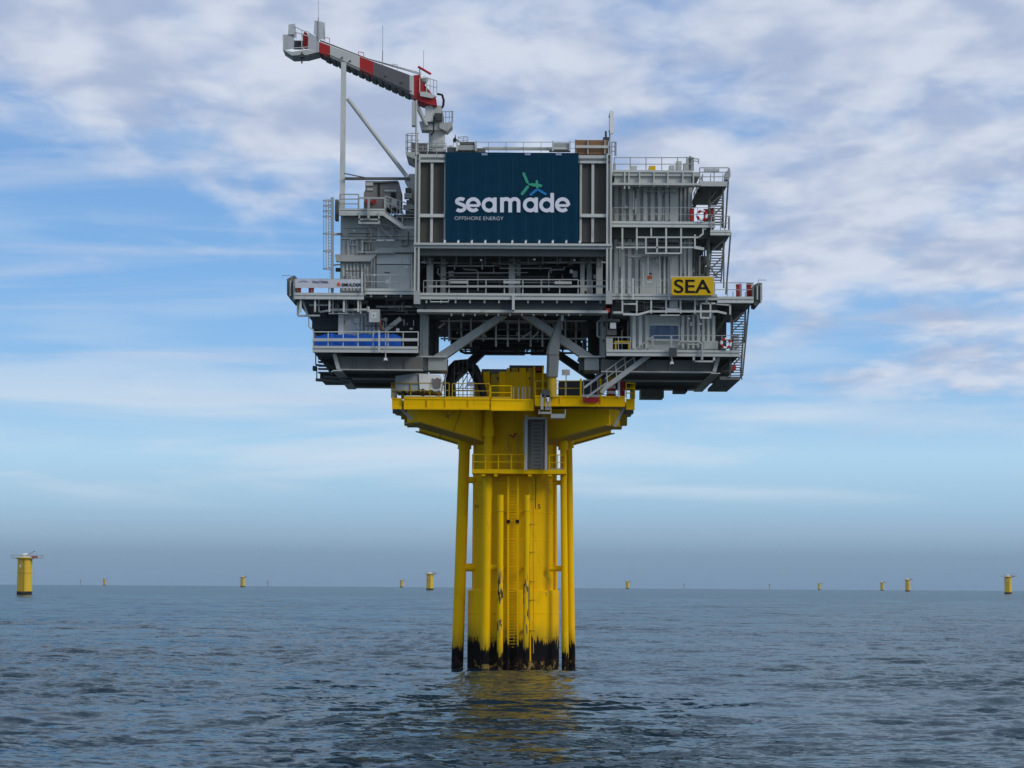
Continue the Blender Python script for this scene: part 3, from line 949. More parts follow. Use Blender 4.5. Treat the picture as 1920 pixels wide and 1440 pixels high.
# --- left main deck (helideck-level walkway)
d2 = deck(ts, DARK, 552, 549, 682, 561, YD, 206, hang=24, hangstep=27)
d2b = deck(ts, DARK, 684, 541, 784, 552, YD + 0.2, 206, hang=5, hangstep=28)
railing(ts, GALV, [(553, 549, YD), (680, 549, YD)], 26, 32, 1.5)
railing(ts, GALV, [(553, 549, YD), (560, 549, 205)], 26, 50, 1.6)
BAR('railing_post', ts, LIGHT, (679, 549, 188.5), (679, 510, 188.5), 3)
railing(ts, LIGHT, [(684, 541, YD + .2), (778, 541, YD + .2)], 26, 46, 1.2, mid=2)
# folded net at the left tip and at the right tip
for s, pts in ((-1, [(538, 523), (548, 518), (552, 516), (556, 520), (556, 566), (549, 566), (538, 553)]), (1, [(1429, 531), (1422, 530), (1414, 534), (1414, 572), (1420, 574), (1429, 563)])):
    e = MB().prism(pts, YD + .4, YD + 3.0).build('folding_net_frame', DARK, ts)
    xs = [p[0] for p in pts]
    x = min(xs) + 5
    PB('frame_post', e, LIGHT, x, 526 if s < 0 else 536, x + 2.4, 555 if s < 0 else 562, YD + .2, YD + .42)
    PB('frame_post', e, LIGHT, x + 7, 524 if s < 0 else 533, x + 9, 563 if s < 0 else 568, YD + .2, YD + .42)
PIPE('whip_aerial', ts, GALV, [(546, 530, 188.5), (546, 517, 188.5), (529, 516.5, 188.5)], 1.3, 6)
PIPE('whip_aerial', ts, GALV, [(1422, 536, 188.5), (1422, 525, 188.5), (1437, 525, 188.5)], 1.3, 6)
# --- pipework frame under the left main deck
for p, q, w in (((559, 565), (559, 592), 5), ((559, 592), (600, 592), 4), ((568, 565), (576, 590), 4), ((580, 572), (622, 572), 4), ((600, 585), (624, 581), 4), ((624, 581), (690, 581), 5),
                ((616, 588), (655, 588), 2.5), ((624, 561), (624, 588), 3.2), ((649, 561), (649, 588), 3.2), ((676, 561), (676, 588), 3.2), ((598, 561), (598, 585), 3.2),
                ((579, 592), (579, 612), 2.4), ((579, 612), (588, 620), 2.4), ((690, 575), (690, 585), 6)):
    PIPE('pipe', ts, GREY, [(*p, 189.6), (*q, 189.6)], w)
for i in range(10):
    x = 588 + i * 10
    PIPE('pipe', ts, BLACKISH, [(x, 565 + (i % 3) * 4, 192.5), (x + 6, 612, 192.5)], 5 + i % 3 * 2)
PB('cable_tray', ts, BLACKISH, 585, 596, 636, 618, 192, 206)
PB('pipe_rack', ts, DARK, 575, 563, 690, 569, 190.5, 206)
BAR('brace', ts, GREY, (722, 620, 191.2), (752, 597, 191.2), 8)
cb1 = PB('control_cabinet', ts, LIGHT, 692, 580, 712, 604, 189.5, 190.4)
PB('cabinet_plate', cb1, WHITE, 696, 586, 706, 597, 189.47, 189.49)
text('*', 699, 589, 702, 594, 189.46, INK, cb1, 'cabinet_mark')
PIPE('hose', ts, ORANGE, [(711, 594, 189.8), (713, 608, 189.8), (718, 618, 189.8)], 2.2)
# --- lower left deck
d3 = deck(ts, DARK, 586, 649, 784, 661, YD, 207)
railing(ts, LIGHT, [(587, 649, YD), (784, 649, YD)], 27, 30, 1.8, mid=1)
lm = MB().bar(W(587, 637, YD - .1), W(784, 637, YD - .1), M(5.5, YD), .05)
lm.build('guard_plank', LIGHT, d3)
BAR('railing_post', ts, LIGHT, (711, 660, 188.4), (711, 620, 188.4), 3)
railing(ts, GALV, [(587, 649, YD), (596, 649, 206)], 27, 50, 1.6)
PIPE('flag_mast', ts, GALV, [(723, 665, 188.3), (723, 620, 188.3)], 2)
# --- lower hull: three deep girders each side under a flat plate
for x0, x1, y1, nm in ((633, 792, 693, 'l'), (1128, 1341, 697, 'r')):
    zlo = W((x0 + x1) / 2, y1, 190).z
    xa, xb = W(x0, 680, 190).x, W(x1, 680, 190).x
    ztop = W(x0, 661 if nm == 'l' else 667, 190).z
    hb = MB().box3((xa, 190, zlo + .25), (xb, 207, ztop - .35)).build('hull_box', DARK, ts)
    for Y in (189.9, 198, 206.9):
        MB().box3((xa - .02, Y, zlo), (xb + .02, Y + .4, ztop - .3)).build('hull_girder', DARK, hb)
        MB().box3((xa - .03, Y - .3, zlo - .08), (xb + .03, Y + .7, zlo - .003)).build('girder_flange', GREY, hb)
    x = xb if nm == 'r' else xa
    MB().box3((x - .35, 189.6, zlo - .16), (x + .35, 207.6, zlo - .085)).build('side_flange', LIGHT, hb)
    BAR('side_knee', hb, GREY, (x0 - 6 if nm == 'l' else x1 + 6, 664 if nm == 'l' else 670, 189.7), (x0 + 2 if nm == 'l' else x1 - 2, y1, 189.7), 7)
    n = 5
    for i in range(1, n):
        xx = xa + (xb - xa) * i / n
        MB().box3((xx - .06, 189.75, zlo + .05), (xx + .06, 189.89, ztop - .4)).build('web_stiffener', DARK, hb)
PB('drain_tank', ts, DARK, 1202, 729, 1245, 745, 203, 206)
PB('drain_tank', ts, BLACKISH, 1265, 728, 1289, 734, 203, 206)
# left rear gantry below lower deck
for p, q, w in (((592, 660), (592, 684), 2.2), ((592, 684), (640, 690), 4), ((594, 690), (594, 713), 2.2), ((592, 712), (655, 717), 6), ((598, 663), (622, 702), 4), ((606, 706), (660, 711), 4)):
    PIPE('gantry_pipe', ts, DARK, [(*p, 196), (*q, 196)], w)
for y in (671, 677, 684, 690, 697):
    PB('gantry_step', ts, DARK, 596, y, 634, y + 2, 197, 198)
PB('gantry_box', ts, BLACKISH, 600, 698, 650, 711, 198, 204)
PB('lamp', ts, BLACKISH, 586, 686, 593, 694, 195, 196)
# --- right decks
d4 = PB('deck', ts, GREY, 1150, 322, 1312, 330, YD, 208)
MB().box(1150, 319, 1300, 323, YD - .1, YD + .3).build('edge_beam', LIGHT, d4)
PB('plate_girder', d4, GREY, 1152, 323, 1296, 343, YD + .2, YD + .4)
MB().box(1148, 343, 1314, 347, YD - .2, YD + .8).build('girder_flange', LIGHT, d4)
for x in (1170, 1178, 1198, 1225, 1251, 1279, 1299):
    PB('web_stiffener', d4, LIGHT, x, 322, x + 2.6, 350 if x > 1180 else 354, YD - .1, YD + .2)
railing(ts, GALV, [(1152, 320, YD), (1300, 320, YD)], 25, 31, 1.7, mid=2)
railing(ts, GALV, [(1300, 320, YD), (1290, 320, 207)], 25, 60, 1.7)
PB('equipment_box', ts, SIGNY, 1217, 311, 1229, 319, 192, 193)
for x, y, w, h in ((1268, 302, 10, 17), (1282, 306, 8, 13), (1150, 306, 5, 12), (1255, 310, 10, 9), (1182, 311, 12, 8)):
    PB('deck_unit', ts, GREY, x, y, x + w, y + h, 191, 192)
PIPE('vent_pipe', ts, GREY, [(1287, 320, 190), (1288, 294, 190)], 3); PIPE('vent_pipe', ts, DARK, [(1294, 320, 190), (1294, 293, 190)], 4)
railing(ts, GALV, [(1297, 306, 190), (1310, 307, 190)], 9, 12, 2, mid=2)
# right landing at the stair head
d5 = deck(ts, DARK, 1314, 340, 1364, 349, YD, 199)
railing(ts, GALV, [(1312, 340, YD), (1366, 340, YD)], 26, 26, 2, mid=3)
PB('stair_head_panel', d5, GREY, 1320, 316, 1349, 321, YD - .1, YD + .1)
MB().prism([(1361, 322), (1369, 315), (1370, 330), (1365, 336), (1360, 336)], YD, YD + 1.5).build('lamp_box', GALV, d5)
# deck with red cabinet
d6 = deck(ts, DARK, 1147, 415, 1341, 426, YD, 208)
railing(ts, GALV, [(1149, 415, YD), (1340, 415, YD)], 26, 33, 1.2, mid=2)
railing(ts, GALV, [(1340, 415, YD), (1330, 415, 206)], 26, 60, 1.5)
hang = PB('plate_girder', ts, DARK, 1150, 426, 1330, 447, 190.2, 190.5)
frm = []
for p, q, w in (((1167, 426), (1167, 468), 3.2), ((1194, 426), (1194, 468), 3.2), ((1221, 426), (1221, 444), 3), ((1249, 426), (1249, 476), 3.2), ((1277, 426), (1277, 476), 3.2), ((1318, 426), (1318, 440), 3),
                ((1194, 445), (1310, 445), 3), ((1310, 445), (1318, 438), 3), ((1155, 464), (1302, 464), 3), ((1211, 445), (1211, 476), 3), ((1232, 445), (1232, 476), 3), ((1211, 475), (1277, 475), 3), ((1303, 440), (1303, 466), 3),
                ((1302, 464), (1320, 467), 5)):
    BAR('pipe_support', ts, LIGHT, (*p, 188.9), (*q, 188.9), w)
for y in (452, 458, 470):
    PB('cable_tray', ts, BLACKISH, 1215, y, 1275, y + 3, 189.6, 190.4)
PIPE('pipe', ts, GREY, [(1160, 456, 190.2), (1300, 456, 190.2)], 4)
# stair tower on the right
flight(ts, DARK, (1342, 424, 190), (1344, 350, 196), 24, 15, 0)
side_flight(ts, DARK, (1302, 386, 192), (1318, 352, 192), 1.0, 9)
d7 = deck(ts, DARK, 1332, 431, 1370, 441, YD - .2, 198)
railing(ts, GALV, [(1334, 431, YD - .2), (1368, 431, YD - .2)], 26, 15, 1.8, mid=2)
railing(ts, GALV, [(1368, 431, YD - .2), (1366, 431, 197)], 24, 15, 1.8, mid=2)
flight(ts, DARK, (1340, 528, 190), (1348, 442, 196), 24, 17, 0)
for p, q in (((1366, 330), (1360, 428)), ((1370, 436), (1361, 552)), ((1404, 575), (1392, 705)), ((1330, 352), (1328, 415)), ((1326, 440), (1326, 550))):
    BAR('stair_post', ts, DARK, (*p, 190.4), (*q, 190.4), 3)
for i, (x, y, w, h) in enumerate(((1298, 432, 18, 10), (1300, 455, 22, 12), (1300, 480, 26, 14), (1306, 500, 22, 16), (1296, 515, 14, 20))):
    PB('equipment_box', ts, BLACKISH if i % 2 else DARK, x, y, x + w, y + h, 192.5 + i * .3, 197)
for i in range(7):
    PIPE('pipe', ts, DARK, [(1298 + i * 4, 440, 193), (1300 + i * 3.2, 545, 193)], 2.5)
for p, q in (((1331, 384), (1355, 364)), ((1333, 408), (1356, 386)), ((1333, 372), (1345, 356)), ((1336, 470), (1356, 452)), ((1332, 505), (1358, 478)), ((1331, 524), (1352, 506)), ((1330, 500), (1345, 520)),
             ((1374, 604), (1396, 584)), ((1372, 622), (1394, 602)), ((1374, 660), (1392, 640)), ((1370, 690), (1390, 668))):
    BAR('stair_brace', ts, DARK, (*p, 189.8), (*q, 189.8), 2.6)
for x, y0, y1 in ((1331, 352, 424), (1356, 350, 428), (1329, 442, 530), (1357, 442, 540), (1371, 568, 645), (1398, 570, 630), (1369, 640, 706)):
    BAR('stair_post', ts, DARK, (x, y0, 189.9), (x, y1, 189.9), 2.6)
# SEA-level deck
d8 = deck(ts, DARK, 1140, 551, 1345, 562, YD, 208)
d9 = deck(ts, DARK, 1345, 556, 1413, 568, YD, 204)
railing(ts, GALV, [(1150, 551, YD), (1258, 551, YD)], 26, 27, 1.6, mid=2)
railing(ts, GALV, [(1340, 556, YD), (1412, 556, YD)], 26, 24, 1.6, mid=2)
railing(ts, GALV, [(1412, 556, YD), (1400, 556, 203)], 26, 60, 1.6)
for x in (1166, 1187, 1255):
    BAR('railing_post', ts, LIGHT, (x, 562, 188.5), (x, 522, 188.5), 3)
for p, q, w in (((1167, 562), (1167, 588), 3), ((1194, 562), (1194, 590), 3), ((1221, 562), (1221, 588), 3), ((1249, 562), (1249, 588), 3), ((1276, 562), (1276, 588), 3), ((1303, 562), (1303, 588), 3),
                ((1168, 570), (1193, 570), 3), ((1150, 586), (1168, 586), 4), ((1168, 589), (1196, 590), 4), ((1196, 590), (1218, 584), 4), ((1218, 584), (1345, 584), 4), ((1345, 584), (1362, 588), 4), ((1314, 568), (1314, 597), 3),
                ((1332, 568), (1332, 597), 3), ((1314, 596), (1332, 596), 3), ((1314, 569), (1342, 569), 3), ((1325, 562), (1325, 570), 3), ((1343, 570), (1370, 572), 3), ((1369, 570), (1369, 590), 3), ((1238, 591), (1274, 591), 2)):
    BAR('pipe_support', ts, LIGHT, (*p, 188.9), (*q, 188.9), w)
PB('plate_girder', ts, DARK, 1150, 562, 1345, 583, 190.3, 190.6)
ac = PB('air_unit', ts, GREY, 1255, 563, 1271, 577, 189.2, 190.2); PB('light_fitting', ts, WHITE, 1250, 578, 1274, 584, 189.0, 189.6)
d10 = deck(ts, DARK, 1137, 656, 1387, 668, YD, 207)
railing(ts, GALV, [(1137, 656, YD), (1182, 656, YD)], 24, 22, 1.4, mid=2)
railing(ts, GALV, [(1225, 656, YD), (1386, 656, YD)], 27, 30, 1.4, mid=2)
railing(ts, GALV, [(1386, 656, YD), (1372, 656, 206)], 27, 60, 1.5)
PIPE('flag_mast', ts, GALV, [(1259, 672, 188.3), (1259, 629, 188.3)], 2.4)
lm = MB()
lm.tube([W(1271, 648, 188.5), W(1276, 641, 188.5), W(1310, 641, 188.5), W(1316, 646, 188.5), W(1316, 675, 188.5)], M(5, 188) / 2, 8)
lm.build('pipe', GALV, ts, smooth=True)
PB('cabinet', ts, GREY, 1319, 639, 1346, 655, YD + .5, YD + 1.5)
PB('cabinet', ts, BLACKISH, 1255, 652, 1269, 669, 188.2, 188.6)
MB().box(1299, 668, 1303, 679, 188.8, 189.2).box(1337, 668, 1341, 679, 188.8, 189.2).box(1299, 676, 1341, 679, 188.8, 189.2).build('pipe_support', LIGHT, ts)
flight(ts, DARK, (1384, 640, 190), (1386, 572, 196), 24, 14, 0)
side_flight(ts, DARK, (1341, 626, 192), (1366, 588, 192), 1.0, 9)
flight(ts, DARK, (1379, 706, 190), (1384, 636, 196), 20, 15, 0)
PB('stair_base', ts, DARK, 1350, 706, 1388, 712, 190, 202)
for p, q, w in (((1388, 690), (1391, 712), 2.4), ((1391, 706), (1378, 716), 2.4), ((1340, 700), (1372, 672), 6), ((1352, 697), (1376, 697), 5), ((1350, 706), (1350, 718), 4), ((1366, 727), (1340, 727), 4)):
    PIPE('gantry_pipe', ts, DARK, [(*p, 193), (*q, 193)], w)
PB('gantry_box', ts, BLACKISH, 1340, 668, 1372, 700, 194, 204)
PB('equipment_box', ts, BLACKISH, 1338, 584, 1362, 655, 195, 204)
PB('red_valve', ts, RED, 1373, 684, 1380, 694, 190, 190.4)
# --- banner frame
fr = thing('x', 'x', 'x', (0, 0, 0)) if False else None
bf = MB()
for b in ((783, 290, 1143, 296), (783, 301, 1143, 305)):
    bf.box(*b, YF - .1, YF + .4)
bf.box(783, 296, 1143, 301, YF + .15, YF + .4)
bf = bf.build('frame_beam', LIGHT, ts)
for x0, x1 in ((777, 787), (1137, 1147)):
    c = MB().box(x0, 288, x0 + 3, 568, YF - .35, YF + .6)
    c.box(x0 + 3, 288, x1 - 3, 568, YF - .1, YF + .4)
    c.box(x1 - 3, 288, x1, 568, YF - .35, YF + .6)
    c = c.build('frame_column', LIGHT, ts)
    PB('column_foot', c, GALV, x0 - 1, 545, x1 + 1, 570, YF - .5, YF - .36)
for x0, x1 in ((786, 833), (1087, 1138)):
    MB().box(x0, 401, x1, 407, YF - .15, YF + .3).build('frame_beam', LIGHT, ts)
for x0, x1 in ((786, 806.5), (812.5, 833), (1091, 1108), (1114, 1138)):
    for y0, y1 in ((305, 401), (407, 454)):
        PB('louvre_panel', cb, LOUVRE, x0, y0, x1, y1, YF + .25, YF + .6)
for x in (807, 1109):
    PB('mullion', cb, LIGHT, x, 305, x + 5, 454, YF + .02, YF + .3)
PB('mullion', cb, LIGHT, 1087, 305, 1091, 454, YF + .02, YF + .3); PB('mullion', cb, LIGHT, 832.5, 305, 835.5, 454, YF + .02, YF + .3)
fb = MB().box(776, 456, 1148, 460, YF - .5, YF + .8).box(776, 460, 1148, 466, YF - .3, YF + .6).build('frame_beam', LIGHT, ts)
for i in range(11):
    x = 834 + i * 25.3
    PB('banner_cleat', fb, WHITE, x - 1.8, 450, x + 1.8, 455.9, YF - .25, YF - .1)
PB('plate_girder', ts, DARK, 784, 466, 1142, 480, YF + .3, YF + .7)
# --- hall below the banner
for i, (x0, x1) in enumerate(((800, 812), (826, 836), (954, 966), (968, 976), (1088, 1096), (1100, 1110), (1118, 1130))):
    PB('column', cw, GREY, x0, 482, x1, 556, 190.8 + (i % 2) * .6, 191.6 + (i % 2) * .6)
for y, w, Y in ((492, 4, 190.5), (486, 3, 191.5), (500, 3, 192.5)):
    PIPE('pipe', cw, GREY if y == 492 else DARK, [(790, y, Y), (1136, y, Y)], w)
for i in range(13):
    x = 800 + i * 27
    PB('ceiling_beam', cw, DARK, x, 480, x + 3.5, 496, 189.5, 190)
for pts in ([(868, 503, 191), (872, 505, 191), (893, 506, 191), (896, 510, 191), (896, 545, 191)], [(1058, 500, 191), (1058, 505, 191), (1032, 506, 191), (1029, 510, 191), (1029, 545, 191)], [(822, 503, 191), (820, 512, 191), (830, 520, 191), (832, 548, 191)]):
    PIPE('pipe', cw, GREY, pts, 2.6)
PB('junction_box', cw, GREY, 841, 508, 851, 519, 191.5, 192); PB('junction_box', cw, GREY, 1074, 508, 1083, 520, 191.5, 192)
d11 = deck(ts, DARK, 788, 550, 1140, 562, YD - .1, 194, hang=6, hangstep=27.2)
railing(ts, GALV, [(842, 550, YD + .1), (1084, 550, YD + .1)], 26, 36, 2.2, mid=2)
railing(ts, GALV, [(794, 550, YD + .1), (842, 550, YD + .1)], 24, 24, 1.4, mid=2)
railing(ts, GALV, [(1084, 550, YD + .1), (1137, 550, YD + .1)], 24, 24, 1.4, mid=2)
gp = MB().bar(W(803, 537, YD), W(1136, 537, YD), M(4, YD), .05)
gp.build('guard_plank', GALV, d11)
for x0, x1, y in ((844, 877, 529), (944, 975, 529), (1040, 1072, 530)):
    PB('notice_board', d11, GALV, x0, y - 2.5, x1, y + 2.5, YD - .15, YD - .05)
PIPE('pipe', ts, LIGHT, [(807, 562, 188.6), (807, 566, 188.6), (841, 566, 188.6), (841, 562, 188.6)], 2.2)
PB('plate_girder', ts, DARK, 786, 563, 1136, 581, YD + .9, YD + 1.2)
mg = MB().box(782, 581, 1140, 586, YD + .3, YD + 2).build('main_girder', GREY, ts)
PB('girder_knee', mg, LIGHT, 960, 554, 965, 581, YD - .3, YD + .6)
for i in range(12):
    x = 845 + i * 22
    PB('beam_clip', mg, GREY, x, 586, x + 3, 592, YD + .5, YD + .8)
# --- legs, V-braces, lower boxes
for x0, x1 in ((787, 803), (1125, 1140)):
    lg = PB('leg', ts, GREY, x0, 586, x1, 694, 192.5, 194.5)
    MB().box(x0 + (x1 - x0) * .4, 590, x0 + (x1 - x0) * .6, 690, 192.4, 192.49).build('leg_web', LIGHT, lg)
for x0, x1, xe in ((803, 838, 782), (1087, 1123, 1140)):
    bx_ = PB('leg_box', ts, GREY, x0 + (0 if x0 < 900 else 9), 670, x1, 694, 192.0, 195.5)
    MB().box(min(x0, xe) - 2, 667, max(x1, xe), 670, 191.7, 195.8).build('leg_box_cap', LIGHT, bx_)
PB('leg_box_side', ts, DARK, 1087, 670, 1097, 694, 192.6, 195.5)
for xa, xb in ((957, 812), (975, 1112)):
    MB().prism([(xa - 22 if xb < xa else xa - 3, 588), (xa if xb < xa else xa + 20, 588), (xb + 28 if xb < xa else xb + 4, 669), (xb - 2 if xb < xa else xb - 24, 669)], 192.2, 193.4).build('brace', GREY, ts)
for xa, xb in ((944, 838), (984, 1130)):
    s = 1 if xb > xa else -1
    MB().prism([(xa - 10, 620), (xa + 10, 620), (xb + 12, 720), (xb - 12, 720)] , 205.5, 207).build('brace', BLACKISH, ts)
# rear lattice: hangers and trays seen against the light
for i, x in enumerate((842, 865, 883, 906, 930, 952, 973, 995, 1017, 1038, 1060, 1080)):
    BAR('hanger', ts, GREY, (x, 588, 194 + (i % 2) * .8), (x, 650 if i % 3 else 640, 194 + (i % 2) * .8), 3.4)
for y, w in ((602, 3), (635, 3), (618, 2)):
    BAR('hanger_rail', ts, GREY if y != 618 else DARK, (826, y, 194.4), (1100, y, 194.4), w)
for p, q in (((822, 615), (834, 606)), ((975, 636), (996, 622)), ((996, 636), (1010, 622)), ((900, 620), (912, 632)), ((1030, 610), (1040, 630))):
    BAR('lattice_brace', ts, GREY, (*p, 194.2), (*q, 194.2), 3)
for b in ((905, 642, 985, 656), (996, 642, 1030, 656), (880, 640, 895, 650)):
    PB('cable_tray', ts, BLACKISH, *b, 203, 208)
PIPE('pipe', ts, BLACKISH, [(862, 648, 203), (864, 659, 203), (872, 662, 203), (1040, 662, 203)], 5)
PIPE('pipe', ts, BLACKISH, [(1040, 662, 203), (1095, 662, 203)], 4)
for x in (873, 888, 912, 940, 968, 988, 1004, 1022, 1055, 1075, 1090):
    BAR('tray_hanger', ts, BLACKISH, (x, 642, 203), (x, 662, 203), 3.5)
for x in (818, 808, 1096, 1104):
    BAR('leg_ladder', ts, DARK, (x, 590, 196), (x, 668, 196), 4 if x in (818, 1104) else 8)
for i in range(8):
    BAR('leg_ladder_rung', ts, DARK, (1096, 596 + i * 9, 196), (1104, 596 + i * 9, 196), 2)
PB('rear_column', ts, DARK, 806, 586, 822, 668, 203, 205); PB('rear_column', ts, DARK, 1104, 586, 1122, 668, 203, 205)
# tripod-mounted unit on the right of the leg
PB('deck_unit', ts, GREY, 1137, 634, 1149, 656, 190.5, 192); PB('deck_unit', ts, WHITE, 1144, 605, 1155, 616, 190.2, 190.9)
PB('deck_unit', ts, DARK, 1138, 618, 1156, 628, 190.4, 191.5); PB('deck_unit', ts, DARK, 1138, 598, 1162, 603, 190.4, 191.5)
PB('deck_unit', ts, RED, 1136, 578, 1144, 585, 189.2, 189.8)
MB().box(1152, 639, 1181, 643, 190.5, 191).box(1153, 643, 1156, 655, 190.5, 191).box(1178, 643, 1181, 655, 190.5, 191).build('yellow_frame', DYEL, ts)
PIPE('pipe', ts, GREY, [(1126, 600, 191.5), (1120, 604, 191.5), (1120, 630, 191.5), (1128, 634, 191.5)], 4)
# --- roof
PB('roof_rail', ts, LIGHT, 905, 275.5, 1030, 281, YF + .6, YF + .8)
railing(ts, GALV, [(850, 290, YF + .5), (1080, 290, YF + .5)], 24, 33, 1.1, mid=2)
for x0, y0, x1, y1, mt in ((856, 272, 894, 281, GALV), (838, 276, 858, 286, BLACKISH), (862, 266, 890, 271, DARK), (1036, 268, 1068, 276, GALV), (1030, 276, 1070, 280, LIGHT), (893, 278, 910, 286, DARK)):
    PB('roof_unit', ts, mt, x0, y0, x1, y1, YF + .2, YF + 1.5)
for x in (855, 891, 1035, 1067):
    PB('roof_bracket', ts, LIGHT, x, 264, x + 3, 283, YF + .05, YF + .2)
PB('roof_edge', ts, BLACKISH, 786, 284, 836, 289, YF + .6, YF + 2)
railing(ts, GALV, [(784, 290, YF + .3), (836, 290, YF + .3)], 22, 18, 1.3, mid=3)
railing(ts, GALV, [(1147, 292, YF + .3), (1155, 292, YF + .3), (1153, 292, 200)], 26, 8, 2.2, mid=3)
rg = MB()
for k in (0, 1):
    rg.tube([W(859 + 9.5 * (1 - math.cos(t)), 257.5 + k * 7 - 1.6 * math.sin(t), 190 + math.sin(t)) for t in np.linspace(0, 6.283, 17)], M(1.1, 190) / 2, 6)
for x in (860, 869, 877):
    rg.bar(W(x, 268, 189.5), W(x, 257, 189.5), M(1.1, 190))
rg.build('round_guard_rail', GALV, ts)
MB().prism([(852, 266), (849, 264), (850, 260), (853, 257), (853, 251), (854.5, 254), (855, 260), (859, 263), (859, 265)], 189.3, 189.7).build('horn_lamp', BLACK, ts)
PIPE('vent_stub', ts, DARK, [(1136, 262, 189), (1136, 246, 189)], 4); PB('roof_unit', ts, DARK, 1131, 257, 1142, 262, 188.8, 189.6)
# crane pedestal balcony
cb_ = MB()
for k in range(3):
    cb_.tube([W(778 + 17 * math.cos(t), 252 + k * 13 + 2.5 * math.sin(t), 192 - 1.0 * math.sin(t)) for t in np.linspace(1.2, 5.2, 12)], M(1.5, 190) / 2, 6)
for t in np.linspace(1.4, 5.0, 7):
    p = (778 + 17 * math.cos(t), 252 + 2.5 * math.sin(t), 192 - 1.0 * math.sin(t))
    cb_.bar(W(*p), W(p[0], p[1] + 34, p[2]), M(1.4, 190))
cb_.build('balcony_rail', GALV, ts)
MB().prism([(760, 285), (790, 285), (790, 297), (774, 297), (762, 291)], 190.5, 195).build('balcony_floor', GREY, ts)
PB('equipment_box', ts, DARK, 770, 268, 800, 286, 192, 195)
PIPE('mast', ts, LIGHT, [(780.5, 290, 187.6), (780.5, 188, 187.6)], 4, 10)
PB('mast_box', ts, LIGHT, 772, 190, 781, 235, 188.2, 189)
MB().prism([(758, 336), (768, 326), (778, 326), (778, 420), (768, 420), (766, 350)], 191.0, 193).build('pedestal_base', GREY, ts)
for i, (x, y, w, h) in enumerate(((760, 352, 10, 8), (758, 362, 14, 10), (762, 375, 14, 8), (756, 384, 20, 8), (760, 394, 18, 8))):
    PB('valve_block', ts, GREY if i % 2 else DARK, x, y, x + w, y + h, 190.5, 191)
# caged ladder at left
cg = MB().bar(W(623, 370, 189), W(623, 553, 189), M(5.5, 189)).build('ladder_pole', GALV, ts)
cage = MB()
for x in (607, 611.5, 616):
    cage.bar(W(x, 376, 188.8 + (x - 607) * .02), W(x, 504, 188.8), M(1.5, 189))
cage.build('cage_bar', GALV, cg)
for y in (376, 386, 396, 406, 438, 471, 504):
    MB().tube([W(614.5 - 9 * math.cos(t), y + 1.2 * math.sin(t), 189.2 - .5 * math.sin(t)) for t in np.linspace(0, 6.283, 13)], M(1.5, 189) / 2, 6).build('cage_hoop', GALV, cg)
r0 = None
for i in range(30):
    p = (W(617, 378 + i * 5.6, 189) + W(624, 378 + i * 5.6, 189)) / 2
    if r0 is None:
        r0 = MB().bar(W(617, 378, 189), W(624, 378, 189), M(.8, 189)).build('rung', GALV, cg)
    else:
        share('rung', r0, p, cg)
PIPE('ladder_tie', ts, GREY, [(623, 439, 189), (640, 439, 190.8)], 5)
PIPE('camera_arm', ts, DARK, [(626, 497, 189), (638, 496, 190)], 3); PB('lamp', ts, BLACK, 629, 502, 638, 508, 189, 189.6)
PB('lamp', ts, DARK, 628, 374, 634, 412, 189.5, 190.5)
# small fittings: cable runs, conduits, lamps, boxes along the walls
rc_ = random.Random(21)
def clutter(x0, y0, x1, y1, Y, n, mts, hv=0.5):
    for _ in range(n):
        m_ = rc_.choice(mts)
        k = rc_.random()
        yy = Y - rc_.uniform(.05, .5)
        if k < hv:
            x, a = rc_.uniform(x0, x1), rc_.uniform(y0, y0 + (y1 - y0) * .5)
            PIPE('pipe', ts, m_, [(x, a, yy), (x, a + rc_.uniform(.3, .6) * (y1 - y0), yy)], rc_.choice((1.4, 1.8, 2.4, 3.2)), 6)
        elif k < .82:
            y, a = rc_.uniform(y0, y1), rc_.uniform(x0, x0 + (x1 - x0) * .5)
            b = a + rc_.uniform(.25, .5) * (x1 - x0)
            pts = [(a, y, yy), (b, y, yy)]
            if rc_.random() < .5:
                pts.append((b, min(y1, y + rc_.uniform(6, 16)), yy))
            PIPE('conduit', ts, m_, pts, rc_.choice((1.3, 1.8, 2.6)), 6)
        else:
            x, y = rc_.uniform(x0, x1 - 6), rc_.uniform(y0, y1 - 6)
            PB('junction_box', ts, m_, x, y, x + rc_.uniform(3, 7), y + rc_.uniform(3, 8), yy, yy + .3)
clutter(642, 430, 776, 475, 190.7, 16, [GREY, WALL, DARK, GALV])
clutter(642, 496, 704, 545, 190.7, 10, [GREY, WALL, DARK])
clutter(590, 566, 690, 592, 190.6, 14, [GREY, DARK, DARK, GALV])
clutter(640, 594, 782, 622, 191.0, 16, [GREY, DARK, BLACKISH, GALV])
clutter(715, 555, 785, 588, 191.6, 12, [GREY, DARK, RUST])
clutter(792, 482, 1134, 512, 190.4, 26, [GREY, DARK, DARK, GALV])
clutter(795, 512, 1132, 546, 191.6, 18, [GREY, DARK, RUST])
clutter(806, 590, 1118, 648, 195.5, 40, [GREY, DARK, DARK, BLACKISH])
clutter(845, 640, 1090, 662, 202.5, 22, [BLACKISH, DARK], .3)
clutter(1150, 450, 1292, 548, 190.4, 18, [GREY, WALL, DARK, GALV])
clutter(1152, 348, 1292, 412, 190.4, 10, [WALL, GREY, GALV])
clutter(1150, 563, 1342, 584, 189.9, 18, [GREY, DARK, GALV])
clutter(1296, 430, 1330, 548, 191.5, 18, [DARK, GREY, BLACKISH, GALV])
clutter(1128, 590, 1182, 652, 191.8, 14, [DARK, GREY, GALV])
clutter(1276, 590, 1336, 652, 190.4, 8, [WALL, GREY])
clutter(790, 266, 850, 288, 189.6, 12, [GREY, DARK, GALV])
